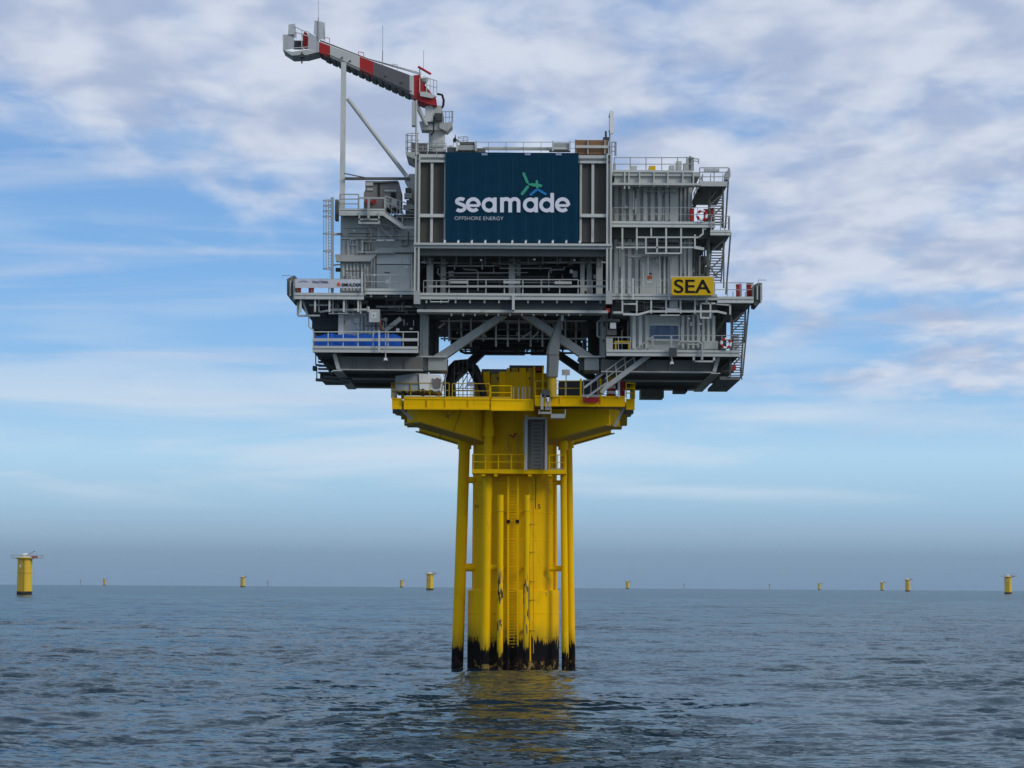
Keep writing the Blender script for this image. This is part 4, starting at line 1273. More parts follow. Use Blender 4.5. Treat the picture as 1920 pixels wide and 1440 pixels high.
for x, y, Y in ((662, 431, 190.2), (760, 500, 190.2), (1262, 356, 190.0), (1243, 478, 190.0), (1290, 596, 190.0), (1312, 606, 190.0), (700, 514, 189.6), (1320, 428, 188.9), (1000, 485, 188.8), (900, 486, 188.8), (1075, 486, 188.8)):
    PB('bulkhead_lamp', ts, WHITE, x, y, x + 4, y + 2.6, Y, Y + .2)
# boom rest
BAR('boom_rest_post', ts, LIGHT, (641.5, 398, 191.0), (644.5, 118, 192.5), 9.5, 9.5)
PIPE('boom_rest_brace', ts, LIGHT, [(652, 185, 192.2), (762, 330, 192.2)], 8, 12)
MB().bar(W(647, 335, 191), W(768, 335, 191), M(5, 191)).build('boom_rest_beam', DARK, ts)
PIPE('stay_rod', ts, DARK, [(645, 325, 190.6), (684, 333, 190.6)], 2.2)
#PART3
# ================================================================== THINGS ON THE PLATFORM
# --- pedestal crane
cr = thing('pedestal_crane', 'red, white and grey pedestal crane with its boom laid out to the left', 'crane', W(819, 288, 194))
YC = 194.0
ccx = W(819, 260, YC).x
zc = lambda y: W(819, y, YC).z
MB().lathe((ccx, YC + .3), [(M(15.5, YC), zc(290)), (M(15.5, YC), zc(247)), (M(19.5, YC), zc(241)), (M(20, YC), zc(233)), (M(15, YC), zc(232))], 28).build('pedestal', BOOMW, cr, smooth=True)
MB().lathe((ccx, YC + .3), [(M(20.6, YC), zc(246)), (M(20.6, YC), zc(243.5))], 28).build('slew_ring', DARK, cr, smooth=True)
PB('pedestal_box', cr, BOOMW, 811, 263, 832, 287, YC - 1.3, YC - .7)
MB().prism([(790, 243), (786, 228), (796, 226), (801, 198), (827, 198), (831, 212), (833, 236), (826, 244)], YC - .6, YC + .9).build('slew_house', GREY, cr)
MB().prism([(797, 200), (812, 196), (812, 228), (797, 228)], YC - .9, YC - .62).build('king_plate', LIGHT, cr)
PB('operator_box', cr, DARK, 796, 217, 816, 230, YC - .8, YC - .61)
PIPE('luffing_cylinder', cr, GALV, [(778, 190, YC - .7), (800, 236, YC - .9)], 8, 12)
PB('drive_unit', cr, BLACKISH, 815, 212, 829, 226, YC - 1.0, YC - .6)
bk = MB().prism([(824, 232), (848, 228), (848, 236), (838, 246), (824, 240)], YC - .8, YC + .9).build('slew_platform', GREY, cr)
railing(bk, GALV, [(829, 231, YC - .8), (849, 230, YC - .8), (847, 230, YC + .8)], 22, 7, 1.3, mid=2)
# boom: a tapering box, one coloured section after another
def top_(x): return 78 + (x - 598) * (143 - 78) / (775 - 598)
def bot_(x): return 98 + (x - 598) * (178 - 98) / (775 - 598)
BW = 2.5
for x0, x1, mt, lab in ((598, 619, RED, 'red outer boom section'), (619, 674.5, BOOMW, 'cream white boom section'), (674.5, 700, RED, 'red middle boom section'), (700, 768, mat('dark_primer', (0.12, 0.115, 0.12), dirt=0.4), 'dark grey boom section'), (768, 776, BOOMW, 'narrow white boom section')):
    MB().prism([(x0, top_(x0)), (x1 - .05, top_(x1)), (x1 - .05, bot_(x1)), (x0, bot_(x0))], YC - BW / 2, YC + BW / 2).build('boom_section', mt, cr, label=lab)
for i in range(13):  # dark plates widened so the underside's shade is put into colour
    x = 612 + i * 12.5
    MB().prism([(x - 5.6, bot_(x - 5.6) + .2), (x + 5.6, bot_(x + 5.6) + .2), (x + 4.2, bot_(x + 4.2) + 2.6), (x - 4.2, bot_(x - 4.2) + 2.6)], YC - BW / 2 + .06, YC + BW / 2).build('boom_shade_rib', DARK, cr)
MB().prism([(776, 141), (787, 140), (797, 160), (818, 186), (819, 198), (806, 196), (789, 190), (776, 184)], YC - BW / 2, YC + BW / 2).build('boom_root', RED, cr)
for p in ((608, 77), (672, 104), (735, 127)):
    g = MB()
    for q, r in (((0, 0), (0, -7)), ((10, 3.5), (10, -5)), ((0, -7), (10, -5))):
        g.bar(W(p[0] + q[0], p[1] + q[1], YC - .5), W(p[0] + r[0], p[1] + r[1], YC - .5), M(1, YC))
    g.build('boom_handle', RED if p[0] < 700 else GALV, cr)
# boom root gear: winch balcony and the red arm above it
wb = MB().prism([(787, 172), (800, 172), (818, 180), (810, 184), (788, 180)], YC - 1.5, YC - .86).build('winch_balcony', LIGHT, cr)
railing(wb, GALV, [(800, 172, YC - 1.4), (819, 178, YC - 1.4)], 27, 6, 1.2, mid=2)
railing(wb, LIGHT, [(787, 172, YC - 1.4), (800, 172, YC - 1.4)], 26, 12, 1.6, mid=1)
PIPE('winch_drum', cr, GREY, [(792, 148, YC - 1.1), (802, 152, YC - 1.1)], 13, 14)
PB('winch_frame', cr, RED, 788, 150, 797, 172, YC - 1.0, YC - .87)
PB('winch_cover', cr, BLACKISH, 770, 142, 786, 146, YC - .9, YC + .5)
PIPE('red_arm', cr, RED, [(784, 125, YC - 1), (808, 139, YC - 1)], 4.6, 10)
PIPE('arm_post', cr, GALV, [(787, 145, YC - 1), (787, 128, YC - 1)], 2.4)
PIPE('hose_loop', cr, BLACK, [(820, 176, YC - .5), (829, 178, YC - .5), (832, 188, YC - .5), (831, 198, YC - .5), (828, 203, YC - .5)], 4.5)
PIPE('black_hose', cr, BLACK, [(816, 220, YC - 1.1), (813, 232, YC - 1.1), (813, 248, YC - 1.2), (808, 253, YC - 1.0)], 3)
# boom head: mesh basket with red sheave
MB().prism([(530, 93), (548, 97), (575, 93), (598, 97), (575, 103), (547, 104)], YC - 1.3, YC + 1.0).build('basket_floor', GREY, cr)
for q, lab in (([(531, 65), (552, 64), (551, 91), (531, 94)], None), ([(541, 46), (553, 44), (556, 62), (556, 72), (540, 66)], None), ([(578, 60), (599, 72), (597, 97), (577, 92)], None), ([(590, 38), (607, 42), (609, 73), (597, 74), (588, 62)], None)):
    MB().prism(q, YC - 1.25, YC - 1.19).build('basket_panel', NET, cr)
MB().prism([(534, 66), (540, 65), (540, 92), (534, 92)], YC + .9, YC + .96).build('basket_panel', NET, cr)
for p, q in (((553, 50), (566, 57)), ((566, 57), (578, 60)), ((553, 60), (578, 68)), ((566, 57), (566, 92)), ((531, 64), (531, 94)), ((609, 42), (609, 74)), ((552, 76), (562, 76)), ((551, 90), (578, 88)), ((598, 72), (597, 98))):
    MB().bar(W(*p, YC - 1.26), W(*q, YC - 1.26), M(1.5, YC)).build('basket_bar', LIGHT, cr)
MB().prism([(567, 66), (571, 59), (576, 62), (578, 70), (578, 88), (569, 88), (568, 78)], YC - .6, YC + .2).build('sheave_block', RED, cr)
PB('head_frame', cr, BLACKISH, 550, 76, 568, 90, YC - .2, YC + .4)
PIPE('hook', cr, BLACKISH, [(566, 98, YC - 1.5), (566, 106, YC - 1.5), (566, 119, YC - 1.5)], 3)
PB('hook_block', cr, BLACKISH, 562.5, 101, 569.5, 107, YC - 1.8, YC - 1.2)
PIPE('lightning_rod', cr, GALV, [(597, 75, YC - 1.3), (597, 33, YC - 1.3)], 2, 6); PIPE('lightning_rod', cr, GALV, [(597, 33, YC - 1.3), (597, 1, YC - 1.3)], 0.9, 6)
PIPE('lightning_rod', cr, GALV, [(716.5, 144, YC - 1), (717.5, 95, YC - 1)], 2, 6); PIPE('lightning_rod', cr, GALV, [(717.5, 95, YC - 1), (717.5, 48, YC - 1)], 0.9, 6)
PIPE('lightning_rod', cr, GALV, [(794, 130, YC - 1), (794.5, 94, YC - 1)], 0.9, 6)
for k, (dz_, r_) in enumerate(((4, .02), (2.5, .02), (6, .025))):
    MB().tube([W(600, top_(600) - dz_ * .6, YC - .3 + k * .4), W(690, top_(690) - dz_ * .3, YC - .3 + k * .4), W(790, top_(776) - dz_, YC - .3 + k * .4)], r_, 5).build('wire_rope', DARK, cr)
MB().tube([W(612, bot_(612) - 4, YC - BW / 2 - .08), W(700, bot_(700) - 4, YC - BW / 2 - .08), W(772, bot_(772) - 5, YC - BW / 2 - .08)], .035, 6).build('boom_conduit', DARK, cr)
for x in (640, 655, 722, 752):
    PB('boom_lamp', cr, DARK, x, (top_(x) + bot_(x)) / 2 + 1, x + 3, (top_(x) + bot_(x)) / 2 + 4, YC - BW / 2 - .12, YC - BW / 2 - .01)
# --- main banner
bn = thing('company_banner', 'large navy banner reading seamade across the platform front', 'banner', W(960, 455, YF))
YB = YF - 0.22
g = MB()
NX, NZ = 44, 24
grid = []
for j in range(NZ + 1):
    for i in range(NX + 1):
        x = 835 + 250 * i / NX
        y = 286 + 168.5 * j / NZ
        p = W(x, y, YB)
        wv = 0.035 * math.sin(i / NX * 10 * math.pi * 2) * (0.35 + j / NZ) + 0.012 * math.sin(j * 1.1 + i * .3)
        grid.append((p.x, p.y + wv, W(960, y, YB).z))
g.v = grid
for j in range(NZ):
    for i in range(NX):
        a = j * (NX + 1) + i
        g.f.append((a, a + 1, a + NX + 2, a + NX + 1))
b = len(g.v)
g.v += [(x, y + 0.04, z) for x, y, z in grid]
for j in range(NZ):
    for i in range(NX):
        a = b + j * (NX + 1) + i
        g.f.append((a + NX + 1, a + NX + 2, a + 1, a))
g.build('banner_sheet', NAVY, bn, smooth=True)
for x in (868 + 35, 984, 1042):
    PB('banner_strap', bn, PALEB, x, 287.5, x + 11, 291, YB - .05, YB - .035)
for i in range(10):
    x = 859.5 + i * 25.2
    PB('banner_pleat', bn, PALEFOLD, x - .5, 300, x + .5, 452, YB - .042, YB - .02)
YL = YB - 0.075
def zx(x): return 740 + x / 4.364
def zy(y): return 230 + y / 4.364
def glyph(strokes):
    mb = MB()
    for k, (pts, w) in enumerate(strokes):
        stroke(mb, [(zx(x), zy(y)) for x, y in pts], w / 4.364, YL - .004 * (k % 3))
    mb.build('letter', PRINTW, bn)
SW = 29.5
def ge(cx):
    glyph([(arc(cx, 672, 47, -6, 316, 26), SW), ([(cx - 40, 678), (cx + 50, 678)], 22)])
def ga(cx, stem=48, top=612):
    glyph([(arc(cx, 673, 46, 0, 360, 30), SW), ([(cx + stem, top), (cx + stem, 734)], 29)])
glyph([(arc(541, 645, 33, 35, 205, 12, ry=22) + [(525, 660), (550, 671)] + arc(538, 695, 36, 55, -145, 14, ry=25), 29)])
ge(643); ga(772)
glyph([([(878, 612), (878, 734)], 31), (arc(912, 652, 33, 180, 0, 12, ry=28) + [(945, 734)], 30), (arc(981, 652, 33, 180, 0, 12, ry=28) + [(1014, 734)], 30)])
ga(1110); ga(1243, 46, 575); ge(1374)
YL2 = YL
for pts, w, mt in (([(1055, 417), (1085, 486)], 23, PRINTG), ([(1088, 525), (1043, 582)], 24, PRINTG), ([(1122, 507), (1194, 516)], 25, PRINTG), ([(1163, 480), (1167, 530)], 20, PRINTG), ([(1158, 552), (1112, 589)], 20, PRINTB), ([(1178, 550), (1234, 584)], 20, PRINTB)):
    mb = MB()
    stroke(mb, [(zx(x), zy(y)) for x, y in pts], w / 4.364, YL2 + (.004 if w == 20 and mt is PRINTG else 0), cap=True)
    mb.build('logo_blade', mt, bn)
MB().prism([(zx(x), zy(y)) for x, y in arc(1101, 503, 9, 0, 330, 11)], YL, YL + .01).build('logo_hub', PRINTG, bn)
text('OFFSHORE ENERGY', zx(490), zy(768), zx(890), zy(797), YL, PRINTGREY, bn, 'lettering', -0.004)
# --- SEA sign
sg = thing('name_sign', 'yellow sign with black letters SEA on the right walkway', 'sign', W(1298, 553, 188))
mb = MB()
rr = 3
pl = [(1259 + rr, 519.5), (1338 - rr, 519.5), (1338, 519.5 + rr), (1338, 553.5 - rr), (1338 - rr, 553.5), (1259 + rr, 553.5), (1259, 553.5 - rr), (1259, 519.5 + rr)]
MB().prism(pl, 187.9, 188.1).build('sign_plate', SIGNY, sg)
MB().prism([(1257.6, 518), (1339.4, 518), (1339.4, 555.5), (1257.6, 555.5)], 188.11, 188.4).build('sign_frame', LIGHT, sg)
text('SEA', 1264, 524, 1333, 549.5, 187.88, INK, sg, 'lettering', 0.012)
# --- sponsor banner
sb = thing('sponsor_banner', 'long white banner with company logos tied to the left walkway railing', 'banner', W(615, 540, 188.5))
PB('banner_sheet', sb, mat('white_banner_cloth', (0.62, 0.63, 0.67), rough=0.7, bump=0.4), 553.5, 523.5, 677.5, 540, 188.5, 188.53)
YS = 188.47
text('TRACTEBEL', 585, 526.6, 616.5, 530.6, YS, INKB, sb, 'lettering', 0.004)
text('SMULDERS', 641, 531, 681, 537, YS, INK, sb, 'lettering', 0.022)
mb = MB()
stroke(mb, [(zx0 / 10.1 + 530, zy0 / 10.1 + 500) for zx0, zy0 in arc(1065, 332, 26, 60, 380, 14)], 2.2, YS)
stroke(mb, [(634.5, 531), (636.5, 534.5)], 1.8, YS - .01)
mb.build('round_logo', ORANGE, sb)
mb = MB()
for dy, x0, x1 in ((0, 562, 576), (1.4, 559, 578)):
    stroke(mb, [(x0, 527.2 + dy), ((x0 + x1) / 2, 526 + dy), (x1, 527 + dy)], 0.8, YS)
mb.build('swoosh_logo', PALEB, sb)
# --- blue tarp load
tp = MB()
def tarp_top(x): return 626.5 + 1.2 * math.sin(x * .21) + 1.0 * math.sin(x * .067 + 1) + max(0, (x - 735) * .16) + max(0, 606 - x) * .4
prev = None
n = 44
for j, Y in enumerate((189.3, 189.5, 190.5, 191.5, 191.7)):
    for i in range(n + 1):
        x = 591 + (752 - 591) * i / n
        y = (649 if j in (0, 4) else tarp_top(x) + (1.5 if j != 2 else 0)) + random.uniform(-.5, .5)
        tp.v.append(tuple(W(x, y, Y) + Vector((0, random.uniform(-.05, .05), 0))))
for j in range(4):
    for i in range(n):
        a = j * (n + 1) + i
        tp.f.append((a, a + 1, a + n + 2, a + n + 1))
for e in (0, n):
    tp.f.append(tuple(j * (n + 1) + e for j in range(5)))
tag(tp.build('tarpaulin_load', TARP, None, smooth=True), 'long load under a blue tarpaulin on the lower left deck', 'tarpaulin')
# --- machine house on left top deck
mh = thing('machinery_unit', 'weathered grey machinery unit on the upper left deck', 'machine', W(717, 391, 190.5))
MB().prism([(685, 339), (748, 341), (752, 356), (752, 391), (682, 391), (682, 362), (685, 356)], 189.8, 192.5).build('casing', RUST, mh)
MB().prism([(701, 340), (746, 338.5), (746, 341.5), (701, 343)], 189.6, 192.6).build('lid', DARK, mh)
for x0, y0, x1, y1, mt in ((688, 353, 699, 357, GREY), (733, 361, 742, 366, BLACK), (733, 367, 742, 372, BLACK), (721, 356, 743, 359, GREY), (709, 343, 712, 370, BLACK), (686, 342, 700, 348, GREY)):
    PB('vent_slot', mh, mt, x0, y0, x1, y1, 189.7, 189.82)
for x in (690, 701):
    MB().tube([W(x, 378, 189.3), W(x, 378, 189.75)], M(9, 189) / 2, 14).build('hose_reel', RED, mh)
for x in (720, 734):
    PB('side_panel', mh, GREY, x, 374, x + 10, 389, 189.65, 189.8)
# --- timber crate on the roof
wc = thing('timber_crate', 'orange brown timber crate on the roof edge beside the mast', 'crate', W(1110, 289, 189))
for i, y in enumerate((262.5, 268, 273.5, 279, 284.5)):
    PB('plank', wc, WOOD, 1079, y, 1141, y + 5, YF + .7 + random.uniform(0, .04), YF + .8)
MB().box(1080, 264, 1140, 289, YF + .82, YF + 2.2).build('crate_body', WOOD, wc)
for x in (1078, 1101, 1133):
    PB('batten', wc, GALV if x > 1090 else WOOD, x, 262, x + 2.5, 289, YF + .55, YF + .69)
PB('strap', wc, LIGHT, 1079, 272.5, 1142, 277.5, YF + .45, YF + .54)
# --- panel aerial
an = thing('panel_aerial', 'tall white panel aerial on the right roof corner', 'antenna', W(1146, 262, 188.6))
MB().prism([(1143.3, 207), (1151, 209), (1151, 249), (1145, 251), (1143.3, 247)], 188.2, 188.5).build('aerial_panel', WHITE, an)
PIPE('aerial_pole', an, GALV, [(1143.5, 292, 188.7), (1143.5, 212, 188.7)], 3)
for y in (216, 244):
    PB('clamp', an, DARK, 1141.5, y, 1146, y + 3, 188.4, 188.8)
# --- red cabinets, bins, lifebuoys
def redbox(x0, y0, x1, y1, Y, lab, nm='fire_cabinet', cat='fire cabinet', grp=None):
    r = thing(nm, lab, cat, W((x0 + x1) / 2, y1, Y), grp)
    PB('cabinet_body', r, RED, x0, y0, x1, y1, Y, Y + .5)
    PB('cabinet_lid', r, RED, x0 - .5, y0 - 1.2, x1 + .5, y0, Y - .04, Y + .55)
    PB('cabinet_latch', r, GALV, (x0 + x1) / 2 - .7, (y0 + y1) / 2, (x0 + x1) / 2 + .7, (y0 + y1) / 2 + 1.5, Y - .05, Y - .003)
G = 'red fire equipment cabinets on the decks'
redbox(554.5, 541, 563.5, 548.5, 190, 'red cabinet beside the net frame at the left end of the white banner', grp=G)
redbox(578.5, 540, 587.5, 548.5, 190, 'red cabinet under the TRACTEBEL lettering of the white banner', grp=G)
redbox(1381, 534, 1390.5, 555, 190, 'tall red cabinet standing free on the right end deck', grp=G)
redbox(1401, 535, 1408.5, 555, 190, 'slim red cabinet next to the net frame on the right end deck', grp=G)
redbox(1294, 392, 1301.5, 414, 190, 'tall dark red cabinet on the right deck below the stair', grp=G)
redbox(1320, 393, 1337, 414, 191, 'wide red cabinet behind the upper lifebuoy', grp=G)
def buoy(x, y, Y, rpx, lab):
    t = thing('lifebuoy', lab, 'lifebuoy', W(x, y + rpx, Y), 'lifebuoys hung on the right railings')
    c = W(x, y, Y)
    for k in range(8):
        a0, a1 = k * math.pi / 4 + .2, (k + 1) * math.pi / 4 + .2
        MB().tube([c + Vector((math.cos(a), 0, math.sin(a))) * M(rpx, Y) for a in np.linspace(a0, a1, 6)], M(rpx * .30, Y), 8).build('ring_segment', WHITE if k % 2 else RED, t, smooth=True, label='white ring segment' if k % 2 else 'red ring segment')
buoy(1316, 404, 188.6, 8.5, 'red and white lifebuoy in front of the red cabinet on the upper right deck')
buoy(1361, 644, 188.6, 8.5, 'red and white lifebuoy on the lower right deck railing by the stair foot')
# --- wrapped equipment on the yellow deck
we = thing('wrapped_equipment', 'equipment wrapped in grey sheet and torn pale sheet on yellow deck', 'equipment', W(785, 746, 194))
MB().prism([(741, 705), (784, 699), (785, 730), (775, 735), (768, 732), (764, 736), (756, 731), (750, 735), (741, 732)], 192.0, 195.5).build('grey_sheet', COVER, we)
MB().prism([(785, 700), (826, 703), (829, 716), (826, 733), (818, 735), (808, 731), (800, 733), (793, 728), (787, 731)], 191.9, 195.3).build('pale_sheet', FOIL, we)
MB().prism([(811, 709), (815, 711), (819, 708), (827, 711), (826, 727), (815, 729), (811, 722)], 191.8, 191.88).build('torn_opening', RUST, we)
PIPE('loose_strip', we, FOIL, [(809, 730, 191.8), (816, 733, 191.8), (824, 731, 191.8), (827, 735, 191.8)], 2.4, 6)
for x in (752, 790, 820):
    PB('skid', we, DYEL, x, 735, x + 5, 747, 194, 195)
PB('skid_beam', we, DYEL, 745, 735, 828, 739, 194.2, 195.8)
# --- black export cables arching down
for i, (dx, dY, w, lab) in enumerate(((0, 0, 13, 'foremost thick black cable arching down onto the yellow deck'), (-3, 1.2, 12, 'second thick black cable just behind the foremost cable arch'), (-8, 2.4, 11, 'third thick black cable in the middle of the arch bundle'), (4, 3.4, 11, 'rearmost thick black cable arching beside the yellow pile housing'))):
    pts = [(846 + dx, 748), (845 + dx, 715), (850 + dx, 692), (862 + dx, 680), (874 + dx, 679), (888 + dx, 689), (898 + dx, 708), (905 + dx * .5, 730), (908, 748)]
    o = MB().tube([W(x, y, 195 + dY) for x, y in pts], M(w, 195) / 2, 10).build('power_cable', BLACK, None, smooth=True)
    tag(o, lab, 'cable', 'black cables arching over the deck')
# scaffold beside the cables
sf = thing('scaffold', 'dark tube scaffold between the black cables and yellow housing', 'scaffold', W(868, 746, 193.5))
for x in (852, 860, 868, 876, 887):
    PIPE('scaffold_tube', sf, BLACKISH, [(x, 748, 193.5 + (x % 3) * .4), (x, 676, 193.5 + (x % 3) * .4)], 1.5, 6)
for p, q in (((852, 700), (888, 700)), ((852, 732), (888, 732)), ((853, 716), (866, 702)), ((862, 728), (878, 700)), ((872, 728), (887, 702))):
    PIPE('scaffold_tube', sf, BLACKISH, [(*p, 193.6), (*q, 193.6)], 1.6, 6)
PB('scaffold_sign', sf, PALEB, 877, 716, 889, 724, 193.2, 193.3)
# --- davit
dv = thing('davit_crane', 'tall grey covered davit boom leaning upright on the yellow work deck', 'davit', W(1034, 743, 191))
def loft(secs, name, mt, n=8):
    mb = MB()
    for (x, y, w, d) in secs:
        c = W(x, y, 191.0)
        for k in range(n):
            t = 2 * math.pi * (k + .5) / n
            ct, st_ = math.cos(t), math.sin(t)
            mb.v.append((c.x + M(w / 2, 191) * math.copysign(abs(ct) ** .6, ct), 191 + d / 2 * math.copysign(abs(st_) ** .6, st_), c.z))
    for i in range(len(secs) - 1):
        for k in range(n):
            mb.f.append((i * n + k, i * n + (k + 1) % n, (i + 1) * n + (k + 1) % n, (i + 1) * n + k))
    mb.f.append(tuple(range(n))[::-1]); mb.f.append(tuple((len(secs) - 1) * n + k for k in range(n)))
    return mb.build(name, mt, dv, smooth=True)
loft([(1035.5, 666, 26, 1.0), (1038, 650, 24, 1.0), (1042, 632, 20, .9), (1047, 612, 15, .8), (1051, 600, 11, .7), (1053, 594, 8, .5), (1054.5, 590.5, 4, .3)], 'boom_cover', DCOVER)
loft([(1035, 707, 23, .95), (1037, 667, 24, 1.05)], 'boom_lower_cover', DCOVER)
loft([(1053.5, 602, 6.5, .8), (1054.5, 591, 5.5, .6)], 'boom_tip', WHITE)
PIPE('boom_hose', dv, RUST, [(1053, 604, 190.4), (1054, 618, 190.4)], 3.5)
MB().tube([W(1035, 745, 191), W(1035, 707, 191)], M(17, 191) / 2, 16).build('davit_pedestal', DYEL, dv, smooth=True)
for x0, y0, x1, y1, mt in ((1014, 738, 1019, 768, GALV), (1023, 747, 1026, 766, GALV), (1029, 747, 1032, 766, GALV), (1022, 764, 1034, 768, GALV), (1024, 741, 1030, 753, WHITE), (1016, 731, 1031, 745, BLACKISH)):
    PB('davit_fitting', dv, mt, x0, y0, x1, y1, 191.0 - .6, 191.2 - .6)
for x0, y0, x1, y1 in ((1009, 772, 1032, 776), (1033, 776, 1060, 784)):
    PB('davit_tray', dv, GALV, x0, y0, x1, y1, 191.2, 192.4)
for x in (1010, 1032, 1059):
    PB('davit_tray_post', dv, GALV, x, 768, x + 2, 778, 191.3, 191.5)
# --- loose kit on the yellow deck
rs = thing('red_sign', 'red board fixed to the yellow deck edge under the gate', 'sign', W(1107, 753, 191.2))
MB().prism([(1094, 745), (1122, 745), (1123, 747), (1123, 753), (1121, 755), (1095, 755), (1093, 753), (1093, 747)], 191.12, 191.2).build('sign_board', RED, rs)
for x in (1096, 1119):
    PB('sign_bolt', rs, DARK, x, 749, x + 1.5, 750.5, 191.07, 191.11)
tb = thing('notice_post', 'grey notice board on a thin post on the yellow deck', 'notice', W(1062, 746, 191.6))
PB('notice_board', tb, GREY, 1053.5, 693, 1068.5, 703.5, 191.5, 191.6); PIPE('notice_pole', tb, GALV, [(1061.5, 747, 191.7), (1061.5, 692, 191.7)], 1.8)
wp = thing('white_post', 'white marker post on deck edge right of the davit', 'post', W(1037, 745, 191.3))
PB('post_shaft', wp, WHITE, 1035, 717, 1039, 745, 191.2, 191.4); PB('post_cap', wp, WHITE, 1034.4, 715.6, 1039.6, 717, 191.15, 191.45)
wp = thing('white_post', 'white marker post in front of the striped drum', 'post', W(1161, 744, 191.3))
PB('post_shaft', wp, WHITE, 1158.5, 716, 1162.5, 745, 191.2, 191.4); PB('post_cap', wp, WHITE, 1158, 714.6, 1163, 716, 191.15, 191.45)
lh = thing('lantern', 'small white round lantern on the deck right of the davit', 'lantern', W(1043, 725, 191.6))
MB().lathe((W(1043, 720, 191.6).x, 191.6), [(.02, W(1043, 717, 191.6).z), (.10, W(1043, 718.5, 191.6).z), (.11, W(1043, 721, 191.6).z), (.07, W(1043, 724, 191.6).z)], 12).build('lantern_globe', WHITE, lh, smooth=True)
PIPE('lantern_pole', lh, GALV, [(1043, 745, 191.6), (1043, 724, 191.6)], 1.5)
pg = thing('ring_post', 'grey post with a ring head beside the wrapped equipment', 'post', W(834.5, 745, 191.4))
PIPE('post_shaft', pg, GALV, [(834.5, 745, 191.4), (834.5, 708, 191.4)], 2.6)
MB().tube([W(834.5 + 2.6 * math.cos(t), 704.5 + 3 * math.sin(t), 191.4) for t in np.linspace(0, 6.283, 13)], M(1.4, 191) / 2, 6).build('post_ring', GALV, pg)
lf = thing('striped_drum', 'red and white striped drum on the right of the yellow deck', 'drum', W(1147, 744, 193))
for k in range(5):
    y = 718 + k * 5.2
    MB().lathe((W(1146, 730, 193).x, 193), [(M(8.2, 193), W(1146, y + 5.1, 193).z), (M(9.4, 193), W(1146, y + 2.6, 193).z), (M(8.2, 193), W(1146, y, 193).z)], 18).build('drum_band', RED if k % 2 == 0 else FOIL, lf, smooth=True)
rc = thing('red_cabinet', 'dark red cabinet behind the white post on the yellow deck', 'cabinet', W(1166, 744, 193.4))
PB('cabinet_body', rc, RED, 1160, 714, 1172, 744, 193.3, 194.3); PB('cabinet_door', rc, RED, 1161, 716, 1171, 742, 193.2, 193.28); PB('cabinet_handle', rc, GALV, 1169, 728, 1170, 733, 193.12, 193.19)
dbx = thing('deck_container', 'long black container low on the yellow deck behind the gate', 'container', W(1085, 744, 194))
MB().box(1048, 714, 1128, 744, 195, 198).build('container_body', BLACKISH, dbx)
for x in (1050, 1069, 1088, 1107):
    PB('container_panel', dbx, BLACKISH, x, 716, x + 17, 742, 194.9, 194.98)
# --- gangway stair
gw = thing('gangway_stair', 'sloping galvanised stair joining the yellow deck to the grey platform', 'stairway', W(1130, 742, 190))
A, B = W(1136, 726, 189.5), W(1228, 658, 189.5)
for y in (0, 1.1):
    o = Vector((0, y, 0))
    MB().bar(A + o, B + o, .36, .07).build('stringer', GALV, gw)
    MB().bar(A + o + Vector((-.1, 0, 1.15)), B + o + Vector((-.1, 0, 1.15)), .08).build('handrail', GALV, gw)
    MB().bar(A + o + Vector((-.05, 0, .65)), B + o + Vector((-.05, 0, .65)), .05).build('handrail', GALV, gw)
    for k in np.linspace(.04, .96, 6):
        c = A.lerp(B, k) + o
        MB().bar(c, c + Vector((-.1, 0, 1.15)), .06).build('baluster', GALV, gw)
r0 = None
for i in range(16):
    c = A.lerp(B, (i + .5) / 16) + Vector((0, .55, .03))
    if r0 is None:
        r0 = MB().box3((c.x - .13, c.y - .48, c.z - .03), (c.x + .13, c.y + .48, c.z + .03)).build('tread', GALV, gw)
    else:
        share('tread', r0, c, gw)
MB().bar(W(1095, 727, 190.3), W(1186, 660, 190.3), .16, .1).build('outer_rail', GALV, gw)
MB().bar(W(1100, 745, 190.3), W(1140, 716, 190.3), .16, .1).build('outer_rail', GALV, gw)
MB().prism([(1136, 694), (1156, 674), (1163, 677), (1142, 702)], 190.6, 190.7).build('side_sheet', GALV, gw)
MB().prism([(1127, 735), (1141, 706), (1152, 700), (1150, 715), (1132, 735)], 190.9, 191.3).build('foot_plate', DYEL, gw)
MB().bar(W(1128, 738, 189.6), W(1138, 722, 189.6), .3, 1.2).build('landing_foot', GALV, gw)
# --- floodlights hanging under the decks
for x, y, lab in ((723, 673, 'white floodlight hanging under the blue tarpaulin deck'), (1260, 680, 'white floodlight hanging under the lower right deck')):
    fl = thing('floodlight', lab, 'floodlight', W(x, y, 188.4), 'floodlights hanging under the lower decks')
    MB().prism([(x - 3.5, y + 3), (x - 2.5, y - 2), (x + 2.5, y - 2), (x + 3.5, y + 3), (x + 1, y + 2), (x - 1, y + 2)], 188.2, 188.7).build('lamp_head', WHITE, fl)
    PIPE('lamp_stem', fl, GALV, [(x, y - 2, 188.4), (x, y - 8, 188.4)], 2.6)
